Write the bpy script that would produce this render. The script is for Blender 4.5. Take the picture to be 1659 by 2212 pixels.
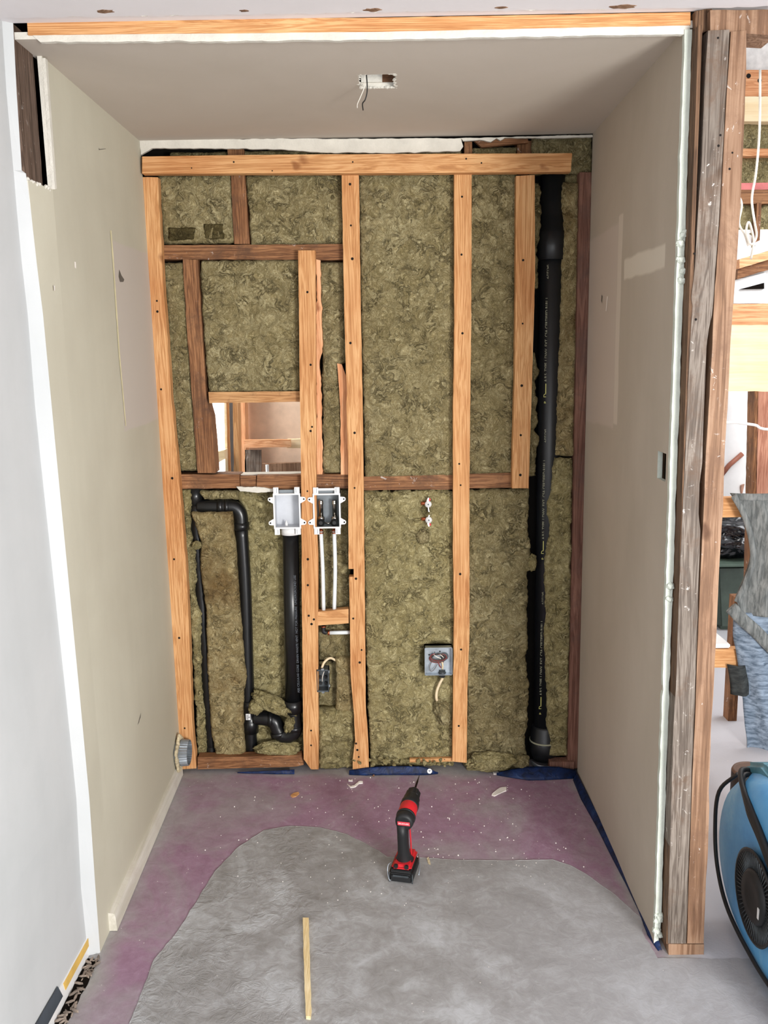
import bpy, bmesh, math, random
from mathutils import Vector, Matrix, noise
random.seed(7)
SC = bpy.context.scene
for o in list(bpy.data.objects): bpy.data.objects.remove(o)
COL = SC.collection
# ------------------------------------------------------------------ camera
cam = bpy.data.cameras.new('camera'); co = bpy.data.objects.new('camera', cam); COL.objects.link(co); SC.camera = co
cam.sensor_fit = 'VERTICAL'; cam.sensor_height = 36; cam.lens = 36*1950/2212; cam.clip_start = 0.05
r = Vector((0.99988, 0.00206, -0.01532)); u = Vector((0.01474, 0.1725, 0.9849)); f = Vector((-0.00467, 0.98501, -0.17245))
co.matrix_world = Matrix(((r.x, u.x, -f.x, 0.04888), (r.y, u.y, -f.y, -3.32984), (r.z, u.z, -f.z, 1.64564), (0, 0, 0, 1)))
# ------------------------------------------------------------------ light
w = bpy.data.worlds.new('daylight'); SC.world = w; w.use_nodes = True
w.node_tree.nodes['Background'].inputs[0].default_value = (0.93, 0.97, 1.0, 1)
w.node_tree.nodes['Background'].inputs[1].default_value = 0.72
def area(name, loc, target, sx, sy, power, col=(1, 1, 1)):
    l = bpy.data.lights.new(name, 'AREA'); l.shape = 'RECTANGLE'; l.size = sx; l.size_y = sy; l.energy = power; l.color = col
    o = bpy.data.objects.new(name, l); COL.objects.link(o); o.location = loc
    o.rotation_euler = (Vector(target)-Vector(loc)).to_track_quat('-Z', 'Y').to_euler(); return o
area('window_daylight', (1.9, -4.6, 1.15), (-0.1, 0, 1.2), 0.8, 1.0, 150, (1, 0.98, 0.94))
area('front_fill_light', (0.2, -5.2, 1.5), (0, 0, 1.1), 2.0, 1.4, 28, (0.98, 0.99, 1))  # added fill lamp behind the camera, brightens the alcove interior
area('side_room_daylight', (2.6, 0.8, 2.6), (1.7, 0.6, 0), 1.2, 1.2, 34, (0.97, 0.98, 1))
area('back_room_daylight', (-1.6, 1.0, 2.2), (-0.2, 1.5, 1.3), 0.8, 0.8, 36, (1, 0.98, 0.95))
SC.view_settings.view_transform = 'Standard'; SC.view_settings.look = 'None'; SC.view_settings.gamma = 1
SC.view_settings.exposure = 0.30
try: SC.view_settings.use_curve_mapping = False
except Exception: pass
# ------------------------------------------------------------------ materials
def srgb(c):
    return tuple(((x/255)/12.92 if x/255 <= 0.04045 else ((x/255+0.055)/1.055)**2.4) for x in c) + (1,)
class NT:
    def __init__(s, name, rough=0.7, metal=0.0, spec=0.3):
        s.m = bpy.data.materials.new(name); s.m.use_nodes = True; s.t = s.m.node_tree
        s.b = s.t.nodes['Principled BSDF']; s.b.inputs['Roughness'].default_value = rough
        s.b.inputs['Metallic'].default_value = metal; s.b.inputs['Specular IOR Level'].default_value = spec
    def n(s, typ, **kw):
        x = s.t.nodes.new('ShaderNode'+typ)
        for k, v in kw.items():
            if k.startswith('_'): setattr(x, k[1:], v)
            else:
                kk = k.replace('_', ' ')
                (x.inputs[kk] if kk in x.inputs else x.inputs[int(k[1:])]).default_value = v
        return x
    def l(s, a, b): s.t.links.new(a, b)
    def co(s, scale=(1, 1, 1), rnd=True, obj=True):
        c = s.n('TexCoord'); mp = s.n('Mapping'); s.l(c.outputs['Object'], mp.inputs[0]); mp.inputs['Scale'].default_value = scale
        if rnd:
            oi = s.n('ObjectInfo'); mu = s.n('Math', _operation='MULTIPLY'); mu.inputs[1].default_value = 37.0
            s.l(oi.outputs['Random'], mu.inputs[0]); cb = s.n('CombineXYZ')
            s.l(mu.outputs[0], cb.inputs[0]); s.l(mu.outputs[0], cb.inputs[1]); s.l(mu.outputs[0], cb.inputs[2]); s.l(cb.outputs[0], mp.inputs['Location'])
        return mp.outputs[0]
    def noise(s, vec, scale, detail=4, rough=0.6, dist=0.0):
        x = s.n('TexNoise'); x.inputs['Scale'].default_value = scale; x.inputs['Detail'].default_value = detail
        x.inputs['Roughness'].default_value = rough; x.inputs['Distortion'].default_value = dist; s.l(vec, x.inputs['Vector']); return x.outputs['Fac']
    def ramp(s, fac, stops, interp='LINEAR'):
        x = s.n('ValToRGB'); cr = x.color_ramp; cr.interpolation = interp
        while len(cr.elements) < len(stops): cr.elements.new(0.5)
        for e, (p, c) in zip(cr.elements, stops): e.position = p; e.color = c if len(c) == 4 else srgb(c)
        s.l(fac, x.inputs[0]); return x.outputs[0]
    def val(s, fac, a, b, c=0.0, d=1.0):
        x = s.n('MapRange'); x.inputs[1].default_value = a; x.inputs[2].default_value = b; x.inputs[3].default_value = c; x.inputs[4].default_value = d
        s.l(fac, x.inputs[0]); return x.outputs[0]
    def mix(s, fac, a, b, mode='MIX'):
        x = s.n('Mix', _data_type='RGBA', _blend_type=mode)
        for i, v in ((0, fac), (6, a), (7, b)):
            if isinstance(v, (int, float)): x.inputs[i].default_value = v
            elif isinstance(v, tuple): x.inputs[i].default_value = v if len(v) == 4 else srgb(v)
            else: s.l(v, x.inputs[i])
        return x.outputs[2]
    def math(s, op, a, b=0.0):
        x = s.n('Math', _operation=op)
        for i, v in ((0, a), (1, b)):
            if isinstance(v, (int, float)): x.inputs[i].default_value = v
            else: s.l(v, x.inputs[i])
        return x.outputs[0]
    def bump(s, h, strength=0.5, dist=0.01, prev=None):
        x = s.n('Bump'); x.inputs['Strength'].default_value = strength; x.inputs['Distance'].default_value = dist
        s.l(h, x.inputs['Height'])
        if prev: s.l(prev, x.inputs['Normal'])
        s.l(x.outputs[0], s.b.inputs['Normal']); return x.outputs[0]
    def col(s, c):
        if isinstance(c, tuple): s.b.inputs['Base Color'].default_value = c if len(c) == 4 else srgb(c)
        else: s.l(c, s.b.inputs['Base Color'])
def plain(name, c, rough=0.6, metal=0.0, spec=0.4, bump=0.0, bs=120, var=0.06):
    m = NT(name, rough, metal, spec); v = m.co(); n = m.noise(v, 14, 4)
    dark = tuple(x*(1-var*2) for x in c); light = tuple(min(255, x*(1+var)) for x in c)
    m.col(m.ramp(n, [(0.3, dark), (0.7, light)]))
    if bump: m.bump(m.noise(v, bs, 3), bump, 0.002)
    return m.m
AX = {'x': (0.8, 20, 20), 'z': (20, 20, 0.8), 'y': (20, 0.8, 20)}
def wood(name, dark, mid, light, axis, grime=None, rough=0.65, ring=9.0, knot=True, flecks=0.0):
    m = NT(name, rough, 0, 0.25); v = m.co(AX[axis]); vf = m.co((1, 1, 1))
    n1 = m.noise(v, 1.6, 6, 0.6, 0.6); wv = m.math('SINE', m.math('MULTIPLY', n1, ring*6.28))
    wv = m.val(wv, -1, 1, 0, 1); n2 = m.noise(v, 9, 5, 0.7)
    fac = m.math('ADD', m.math('MULTIPLY', wv, 0.38), m.math('MULTIPLY', n2, 0.62))
    c = m.ramp(fac, [(0.2, dark), (0.45, mid), (0.8, light)])
    big = m.noise(vf, 3.5, 3); c = m.mix(m.val(big, 0.35, 0.7, 0, 0.45), c, mid, 'MULTIPLY')
    if knot:
        vo = m.n('TexVoronoi'); vo.inputs['Scale'].default_value = 4.0; sc = {'x': (1, 1.3, 1.3), 'z': (1.3, 1.3, 1), 'y': (1.3, 1, 1.3)}[axis]
        kk = m.co(sc); nd = m.n('VectorMath', _operation='ADD'); m.l(kk, nd.inputs[0]); nx = m.n('TexNoise'); nx.inputs['Scale'].default_value = 18
        sc2 = m.n('VectorMath', _operation='SCALE'); sc2.inputs['Scale'].default_value = 0.05; m.l(nx.outputs['Color'], sc2.inputs[0]); m.l(kk, nx.inputs['Vector']); m.l(sc2.outputs[0], nd.inputs[1])
        m.l(nd.outputs[0], vo.inputs['Vector']); kf = m.val(vo.outputs['Distance'], 0.045, 0.10, 1, 0)
        c = m.mix(m.math('MULTIPLY', kf, 0.7), c, (dark[0]*0.72, dark[1]*0.58, dark[2]*0.45))
    if grime:
        g = m.noise(vf, 6, 7, 0.75, 0.4); c = m.mix(m.val(g, 0.5, 0.66, 0, 0.8), c, grime)
    if flecks:
        fl = m.noise(m.co((1, 1, 1.0)), 38, 5, 0.7, 0.8); mk = m.noise(vf, 5, 2); fl = m.math('MULTIPLY', m.val(fl, 0.63, 0.68), m.val(mk, 0.45, 0.6))
        c = m.mix(m.math('MULTIPLY', fl, flecks), c, (225, 220, 215))
    m.col(c); m.bump(m.math('ADD', n2, m.math('MULTIPLY', wv, 0.4)), 0.35, 0.003)
    return m.m
NEW = {a: wood('new_pine_'+a, (176, 124, 78), (206, 154, 102), (226, 180, 130), a) for a in 'xz'}
OLD = {a: wood('old_fir_'+a, (92, 60, 38), (136, 94, 62), (170, 124, 86), a, grime=(88, 62, 46), flecks=0.5) for a in 'xz'}
PEEL = wood('peeling_board', (146, 102, 64), (186, 140, 94), (208, 164, 116), 'x', grime=(82, 54, 40), knot=False)
RED = wood('reddish_fir', (92, 60, 48), (126, 88, 74), (144, 106, 90), 'z', grime=(98, 74, 66), knot=False)
GREY = wood('weathered_grey_wood', (82, 72, 64), (114, 103, 94), (148, 138, 128), 'z', grime=(100, 78, 62), flecks=0.9)
BRN = wood('rough_brown_wood', (100, 74, 56), (140, 108, 84), (168, 138, 114), 'z', grime=(112, 84, 66), flecks=0.9, ring=4)
SAW = wood('rough_sawn_side', (60, 42, 30), (98, 72, 52), (130, 100, 76), 'z', grime=(110, 84, 62), knot=False)
DARKW = wood('dark_aged_stud', (58, 44, 36), (92, 74, 62), (120, 100, 88), 'z', flecks=0.5, knot=False)
TRIMW = wood('whitewashed_batten', (196, 192, 178), (212, 208, 196), (224, 221, 212), 'y', knot=False, grime=(200, 192, 180), ring=2)
PLYW = wood('pale_plywood', (234, 208, 168), (244, 222, 184), (250, 232, 202), 'x', knot=False, ring=2)
BRICK = {a: wood('orange_fir_'+a, (186, 128, 88), (220, 164, 120), (240, 192, 150), a) for a in 'xz'}
def wall_mat(name, c, c2, patches=(), streak=0.12, bsc=60):
    m = NT(name, 0.75, 0, 0.2); v = m.co(rnd=False); n = m.noise(v, 1.7, 5, 0.6, 0.5); col = m.ramp(n, [(0.35, c), (0.68, c2)])
    vs = m.co((2.5, 2.5, 0.35), rnd=False); s = m.noise(vs, 3.2, 4); col = m.mix(m.val(s, 0.4, 0.75, 0, streak), col, tuple(x*0.82 for x in c))
    if patches:
        sp = m.n('SeparateXYZ'); nn = m.n('TexNoise'); nn.inputs['Scale'].default_value = 5.0; m.l(v, nn.inputs['Vector'])
        ad = m.n('VectorMath', _operation='ADD'); sc = m.n('VectorMath', _operation='SCALE'); sc.inputs['Scale'].default_value = 0.03
        m.l(nn.outputs['Color'], sc.inputs[0]); m.l(v, ad.inputs[0]); m.l(sc.outputs[0], ad.inputs[1]); m.l(ad.outputs[0], sp.inputs[0])
        for (y0, y1, z0, z1, slope, pc, e) in patches:
            zz = m.math('ADD', sp.outputs[2], m.math('MULTIPLY', sp.outputs[1], slope))
            a = m.math('MULTIPLY', m.val(sp.outputs[1], y0-e, y0+e), m.val(sp.outputs[1], y1-e, y1+e, 1, 0))
            b = m.math('MULTIPLY', m.val(zz, z0-e, z0+e), m.val(zz, z1-e, z1+e, 1, 0))
            col = m.mix(m.math('MULTIPLY', m.math('MULTIPLY', a, b), 0.85), col, pc)
    m.col(col); m.bump(m.noise(v, bsc, 4), 0.12, 0.002); return m.m
HALLW = wall_mat('white_primer_wall', (186, 189, 190), (196, 198, 199))
LEFTW = wall_mat('greige_wall', (190, 185, 168), (199, 195, 178), [(-0.425, 0.1, 1.44, 2.03, -0.03, (197, 188, 180), 0.004), (-0.60, 0.02, -0.2, 0.5, 0, (184, 178, 160), 0.15)])
RIGHTW = wall_mat('greige_wall_right', (180, 170, 156), (190, 180, 167), [(-0.41, 0.1, 1.41, 2.05, 0.0, (196, 184, 174), 0.006), (-0.465, -0.41, 1.43, 2.07, 0.0, (208, 198, 186), 0.003), (-0.925, -0.50, 1.87, 1.93, 0.0, (214, 206, 192), 0.004)])
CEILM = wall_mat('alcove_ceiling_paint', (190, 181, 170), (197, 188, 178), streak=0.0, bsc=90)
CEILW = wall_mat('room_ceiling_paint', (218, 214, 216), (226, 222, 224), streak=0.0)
CHALK = plain('gypsum_edge', (214, 210, 200), 0.9, 0, 0.1, 0.8, 160, 0.03)
GREENB = plain('green_board_edge', (206, 212, 202), 0.9, 0, 0.1, 0.8, 160, 0.03)
VOID = plain('dark_cavity', (22, 18, 15), 0.95, 0, 0.05)  # near-black colour standing in for the shade inside holes and gaps
SHEATH = plain('dark_sheathing', (26, 24, 22), 0.95, 0, 0.05)  # near-black, the shade of the wall cavity is put into its colour
BLK = plain('black_abs_plastic', (20, 21, 23), 0.28, 0, 0.5, 0.05, 60)
BLK2 = plain('black_stack_plastic', (24, 26, 29), 0.4, 0, 0.5)
RUB = plain('black_rubber', (30, 31, 33), 0.5, 0, 0.4, 0.1)
REDP = plain('red_tool_plastic', (205, 36, 46), 0.4, 0, 0.5)
REDL = plain('pale_red_badge', (216, 70, 84), 0.4, 0, 0.5, var=0.02)
WHP = plain('white_plastic', (232, 232, 232), 0.35, 0, 0.5, var=0.01)
WHI = plain('grey_white_box_interior', (205, 208, 214), 0.4, 0, 0.5, var=0.03)
GRI = plain('grey_box_interior', (130, 138, 144), 0.35, 0, 0.5, var=0.08)
PEX = plain('white_pex', (226, 232, 234), 0.35, 0, 0.5, var=0.01)
COPPER = plain('copper', (196, 112, 78), 0.35, 0.9, 0.5)
CHROME = plain('chrome', (190, 184, 176), 0.2, 1.0, 0.5)
GALV = plain('galvanised_steel', (168, 176, 184), 0.35, 0.75, 0.5, 0.1, 80, 0.1)
GALVD = plain('dark_galvanised_steel', (88, 94, 98), 0.45, 0.6, 0.5, 0.1, 80, 0.15)
CREAM = plain('cream_cable_jacket', (232, 212, 176), 0.5)
WIREW = plain('white_wire', (226, 220, 210), 0.5)
WIREB = plain('black_wire', (22, 21, 20), 0.5)
WIRER = plain('dull_red_wire', (138, 62, 62), 0.5)
WIREG = plain('bare_grey_wire', (96, 88, 82), 0.4, 0.4)
YEL = plain('yellow_print', (206, 202, 120), 0.6, var=0.02)
PRT = plain('pale_print', (160, 160, 136), 0.6, var=0.02)
SIL = plain('silver_print', (96, 102, 110), 0.6, var=0.02)
PAPER = plain('torn_white_paper', (238, 232, 226), 0.9, 0, 0.1)
MUD = plain('dry_plaster_crumb', (206, 192, 160), 0.95, 0, 0.1, 0.8, 90)
TANB = plain('tan_drywall_paper', (232, 204, 180), 0.85, 0, 0.15, var=0.03)
TEAL = plain('teal_air_mover', (74, 128, 146), 0.45, 0, 0.4, 0.1, 60, 0.1)
FLOORH = None
def blue_mat():
    m = NT('scuffed_blue_plastic', 0.42, 0, 0.45); v = m.co(); n = m.noise(v, 5, 6, 0.7, 0.6)
    c = m.ramp(n, [(0.3, (62, 138, 198)), (0.55, (90, 162, 212)), (0.75, (136, 186, 216))]); m.col(c); m.bump(m.noise(v, 60, 4), 0.15, 0.002); return m.m
BLUE = blue_mat()
def tape_mat():
    m = NT('navy_membrane', 0.5, 0, 0.3); v = m.co(); n = m.noise(v, 24, 5, 0.6, 1.2)
    m.col(m.ramp(n, [(0.35, (12, 24, 52)), (0.62, (20, 44, 90)), (0.78, (60, 82, 120))])); m.bump(n, 0.8, 0.006); return m.m
TAPE = tape_mat()
def wool(name, dk, md, lt, stain=0.0):
    m = NT(name, 0.95, 0, 0.08); v = m.co()
    n0 = m.n('TexNoise'); n0.inputs['Scale'].default_value = 17; n0.inputs['Detail'].default_value = 2; m.l(v, n0.inputs['Vector'])
    ad = m.n('VectorMath', _operation='ADD'); sc = m.n('VectorMath', _operation='SCALE'); sc.inputs['Scale'].default_value = 0.13
    m.l(n0.outputs['Color'], sc.inputs[0]); m.l(v, ad.inputs[0]); m.l(sc.outputs[0], ad.inputs[1]); wv = ad.outputs[0]
    n1 = m.noise(wv, 22, 5, 0.62, 1.2); rd = m.math('ABSOLUTE', m.math('SUBTRACT', n1, 0.5)); crease = m.val(rd, 0.0, 0.045, 1, 0)
    mask = m.noise(v, 19, 2); crease = m.math('MULTIPLY', crease, m.val(mask, 0.46, 0.6))
    n2 = m.noise(wv, 70, 5, 0.75, 1.8); n3 = m.noise(v, 3.0, 4, 0.6)
    # fine fibres: stretched, swirled noise
    mp = m.n('Mapping'); mp.inputs['Scale'].default_value = (1, 1, 0.28); m.l(wv, mp.inputs[0]); n4 = m.noise(mp.outputs[0], 105, 4, 0.7, 2.2)
    fac = m.math('ADD', m.math('ADD', m.math('MULTIPLY', n1, 0.22), m.math('MULTIPLY', n2, 0.30)), m.math('ADD', m.math('MULTIPLY', n4, 0.38), m.math('MULTIPLY', n3, 0.10)))
    c = m.ramp(fac, [(0.39, dk), (0.5, md), (0.61, lt)])
    c = m.mix(m.math('MULTIPLY', crease, 0.6), c, tuple(x*0.5 for x in dk))  # crease shade painted into the wool colour
    if stain: c = m.mix(m.val(m.noise(v, 5, 3), 0.55, 0.7, 0, stain), c, (112, 82, 46))
    m.col(c)
    h = m.math('SUBTRACT', m.math('ADD', m.math('MULTIPLY', n1, 1.6), m.math('ADD', m.math('MULTIPLY', n2, 0.7), m.math('MULTIPLY', n4, 0.6))), m.math('MULTIPLY', crease, 0.7))
    m.bump(h, 0.9, 0.012); return m.m
WOOL = wool('olive_mineral_wool', (112, 101, 66), (160, 146, 106), (212, 201, 160))
WOOL2 = wool('yellow_olive_mineral_wool', (120, 109, 70), (170, 157, 112), (220, 209, 164))
WOOLS = wool('stained_mineral_wool', (122, 106, 68), (166, 148, 106), (208, 194, 152), 0.6)
def floor_mat():
    m = NT('stained_floor_membrane', 0.62, 0, 0.35); v = m.co(rnd=False); n = m.noise(v, 2.6, 6, 0.65, 0.8); nf = m.noise(v, 22, 5, 0.7, 0.6)
    pur = m.ramp(nf, [(0.3, (140, 107, 128)), (0.6, (157, 126, 148)), (0.8, (178, 158, 176))]); gry = m.ramp(nf, [(0.3, (150, 148, 146)), (0.7, (168, 167, 166))])
    sp = m.n('SeparateXYZ'); nn = m.n('TexNoise'); nn.inputs['Scale'].default_value = 4.0; nn.inputs['Detail'].default_value = 5; m.l(v, nn.inputs['Vector'])
    sc = m.n('VectorMath', _operation='SCALE'); sc.inputs['Scale'].default_value = 0.16; sb = m.n('VectorMath', _operation='SUBTRACT'); sb.inputs[1].default_value = (0.08, 0.08, 0.08)
    ad = m.n('VectorMath', _operation='ADD'); m.l(nn.outputs['Color'], sc.inputs[0]); m.l(sc.outputs[0], sb.inputs[0]); m.l(sb.outputs[0], ad.inputs[0]); m.l(v, ad.inputs[1]); m.l(ad.outputs[0], sp.inputs[0])
    X, Y = sp.outputs[0], sp.outputs[1]
    edge = m.math('MULTIPLY', m.val(X, -0.79, -0.71), m.val(X, 0.74, 0.79, 1, 0)); edge = m.math('MULTIPLY', edge, m.val(Y, -0.05, 0.0, 1, 0.15))
    fr = m.val(Y, -1.9, -1.1, 0.5, 1); f = m.math('MULTIPLY', m.math('MULTIPLY', edge, fr), m.val(n, 0.36, 0.54, 0.42, 1))
    c = m.mix(f, gry, pur)
    dust = m.math('MULTIPLY', m.val(m.noise(v, 9, 6, 0.75, 1.5), 0.5, 0.75, 0, 0.5), m.val(X, 0.0, 0.5, 0.35, 1.0)); c = m.mix(dust, c, (172, 164, 172))
    out = m.val(sp.outputs[0], 0.83, 0.88); c = m.mix(out, c, (186, 186, 192))
    vo = m.n('TexVoronoi'); vo.inputs['Scale'].default_value = 42; m.l(v, vo.inputs['Vector']); spk = m.math('MULTIPLY', m.val(vo.outputs['Distance'], 0.06, 0.09, 1, 0), m.val(m.noise(v, 14, 2), 0.5, 0.54))
    c = m.mix(spk, c, (216, 210, 208)); m.col(c); m.bump(m.math('ADD', nf, m.noise(v, 110, 3)), 0.25, 0.003); return m.m
def thin_mat():
    m = NT('grey_thinset', 0.6, 0, 0.35); v = m.co(rnd=False); n = m.noise(v, 3.2, 7, 0.62, 1.2); nf = m.noise(v, 26, 5, 0.7, 1.0)
    fac = m.math('ADD', m.math('MULTIPLY', n, 0.65), m.math('MULTIPLY', nf, 0.35)); c = m.ramp(fac, [(0.36, (134, 132, 130)), (0.5, (154, 153, 153)), (0.64, (182, 184, 187))])
    sp = m.n('SeparateXYZ'); m.l(v, sp.inputs[0]); c = m.mix(m.val(sp.outputs[0], 0.1, 0.9, 0.0, 0.5), c, (172, 172, 178))
    vo = m.n('TexVoronoi'); vo.inputs['Scale'].default_value = 30; m.l(v, vo.inputs['Vector']); spk = m.math('MULTIPLY', m.val(vo.outputs['Distance'], 0.04, 0.06, 1, 0), m.val(m.noise(v, 9, 2), 0.5, 0.55)); c = m.mix(spk, c, (212, 208, 204))
    m.col(c); rg = m.noise(v, 19, 4, 0.65, 2.2)
    lm = m.math('MULTIPLY', m.val(sp.outputs[0], -0.35, 0.0, 1, 0.12), m.val(m.noise(v, 4, 3), 0.4, 0.6, 0.15, 1.0))
    m.bump(m.math('ADD', m.math('MULTIPLY', m.math('MULTIPLY', rg, lm), 1.5), m.math('MULTIPLY', nf, 0.22)), 0.55, 0.010); return m.m
def cloth_mat(name, dk, lt, sc):
    m = NT(name, 0.9, 0, 0.15); v = m.co(sc); n = m.noise(v, 9, 4, 0.6, 0.4); m.col(m.ramp(n, [(0.35, dk), (0.65, lt)])); m.bump(n, 0.4, 0.004); return m.m
CL1 = cloth_mat('heather_grey_knit', (84, 88, 88), (132, 135, 134), (9, 9, 1.6)); CL2 = cloth_mat('blue_grey_knit', (84, 98, 114), (142, 158, 176), (1.5, 6, 9)); CLD = cloth_mat('dark_grey_knit', (44, 47, 48), (66, 70, 70), (3, 3, 9))
def em_mat(name, c, s):
    m = NT(name); m.b.inputs['Emission Color'].default_value = srgb(c); m.b.inputs['Emission Strength'].default_value = s; m.col(c); return m.m
SKYP = em_mat('bright_window_daylight', (255, 252, 246), 1.6)
GB = 'mineral wool batts between the studs'; GS = 'pale studs of the back wall'; GO = 'dark old framing pieces of the back wall'; GW = 'loose torn scraps of mineral wool'; GPO = 'pair of front studs'
# ------------------------------------------------------------------ mesh helpers
def mk(name, bm, mats, parent=None, smooth=False, origin=None, **tags):
    me = bpy.data.meshes.new(name)
    if not isinstance(mats, (list, tuple)): mats = [mats]
    if origin is not None: bmesh.ops.translate(bm, verts=bm.verts, vec=-Vector(origin))
    bmesh.ops.recalc_face_normals(bm, faces=bm.faces) if tags.pop('recalc', True) else None
    bm.to_mesh(me); bm.free()
    for m in mats: me.materials.append(m)
    if smooth: me.polygons.foreach_set('use_smooth', [True]*len(me.polygons))
    o = bpy.data.objects.new(name, me); COL.objects.link(o)
    if parent: o.parent = parent
    if origin is not None:
        o.location = Vector(origin) - (parent.location if parent and not parent.parent else Vector((0, 0, 0)))
    elif parent and parent.type == 'EMPTY':
        o.location = -parent.location
    for k, v in tags.items(): o[k] = v
    return o
def emp(name, loc, label, cat, group=None):
    o = bpy.data.objects.new(name, None); o.empty_display_size = 0.05; COL.objects.link(o); o.location = loc; o['label'] = label; o['category'] = cat
    if group: o['group'] = group
    return o
def box(bm, a, b, mi=0):
    vs = [bm.verts.new((x, y, z)) for x in (a[0], b[0]) for y in (a[1], b[1]) for z in (a[2], b[2])]
    for q in ((0, 1, 3, 2), (4, 6, 7, 5), (0, 4, 5, 1), (2, 3, 7, 6), (0, 2, 6, 4), (1, 5, 7, 3)):
        fc = bm.faces.new([vs[i] for i in q]); fc.material_index = mi
    return vs
def bx(name, a, b, mat, parent=None, bev=0.0, **t):
    bm = bmesh.new(); box(bm, a, b)
    if bev: bmesh.ops.bevel(bm, geom=bm.edges[:], offset=bev, segments=2, affect='EDGES')
    return mk(name, bm, mat, parent, **t)
def resample(poly, step, jit, closed=True):
    out = []; n = len(poly)
    for i in range(n if closed else n-1):
        a = Vector(poly[i]); b = Vector(poly[(i+1) % n]); d = (b-a).length; k = max(1, int(d/step))
        for j in range(k):
            p = a.lerp(b, j/k)
            if j and jit:
                nn = Vector((-(b-a).y, (b-a).x)).normalized(); p = p + nn*jit*(noise.noise(Vector((p.x*31, p.y*31, 3.3)))*1.3+random.uniform(-.3, .3))
            out.append(p)
    if not closed: out.append(Vector(poly[-1]))
    return out
def prism(bm, pts, y0, y1, axis='y', mi=0):
    def P(p, y): return {'y': (p[0], y, p[1]), 'x': (y, p[0], p[1]), 'z': (p[0], p[1], y)}[axis]
    a = [bm.verts.new(P(p, y0)) for p in pts]; b = [bm.verts.new(P(p, y1)) for p in pts]
    fs = [bm.faces.new(a), bm.faces.new(b[::-1])]; n = len(pts)
    for i in range(n): fs.append(bm.faces.new((a[i], a[(i+1) % n], b[(i+1) % n], b[i])))
    for q in fs: q.material_index = mi
    return fs
def disc(bm, c, rad, y, mi=1, axis='y', seg=10):
    def P(p): return {'y': (p[0], y, p[1]), 'x': (y, p[0], p[1]), 'z': (p[0], p[1], y)}[axis]
    fc = bm.faces.new([bm.verts.new(P((c[0]+rad*math.cos(2*math.pi*k/seg), c[1]+rad*math.sin(2*math.pi*k/seg)))) for k in range(seg)]); fc.material_index = mi
HOLE = plain('screw_hole', (18, 12, 8), 0.9)
def board(name, poly, y0, y1, mat, label=None, cat='stud', jit=0.0015, holes=(), hr=0.0045, axis='y', parent=None, step=0.03, group=None, flat=None):
    bm = bmesh.new(); pts = resample(poly, step, jit); prism(bm, pts, y0, y1, axis)
    bmesh.ops.recalc_face_normals(bm, faces=bm.faces)
    for h in holes: disc(bm, h, hr*random.uniform(.75, 1.15), min(y0, y1)-0.0006)
    t = {}
    if label: t = dict(label=label, category=cat)
    if group: t['group'] = group
    cx = sum(p[0] for p in poly)/len(poly); cz = min(p[1] for p in poly); o = {'y': (cx, y0, cz), 'x': (y0, cx, cz), 'z': (cx, cz, y0)}[axis]
    return mk(name, bm, [mat, HOLE], parent, origin=o, recalc=False, **t)
def interp(pl, z):
    pl = sorted(pl, key=lambda p: p[1])
    if z <= pl[0][1]: return pl[0][0]
    for a, b in zip(pl, pl[1:]):
        if z <= b[1]:
            return a[0]+(b[0]-a[0])*(z-a[1])/max(1e-6, b[1]-a[1])
    return pl[-1][0]
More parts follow.
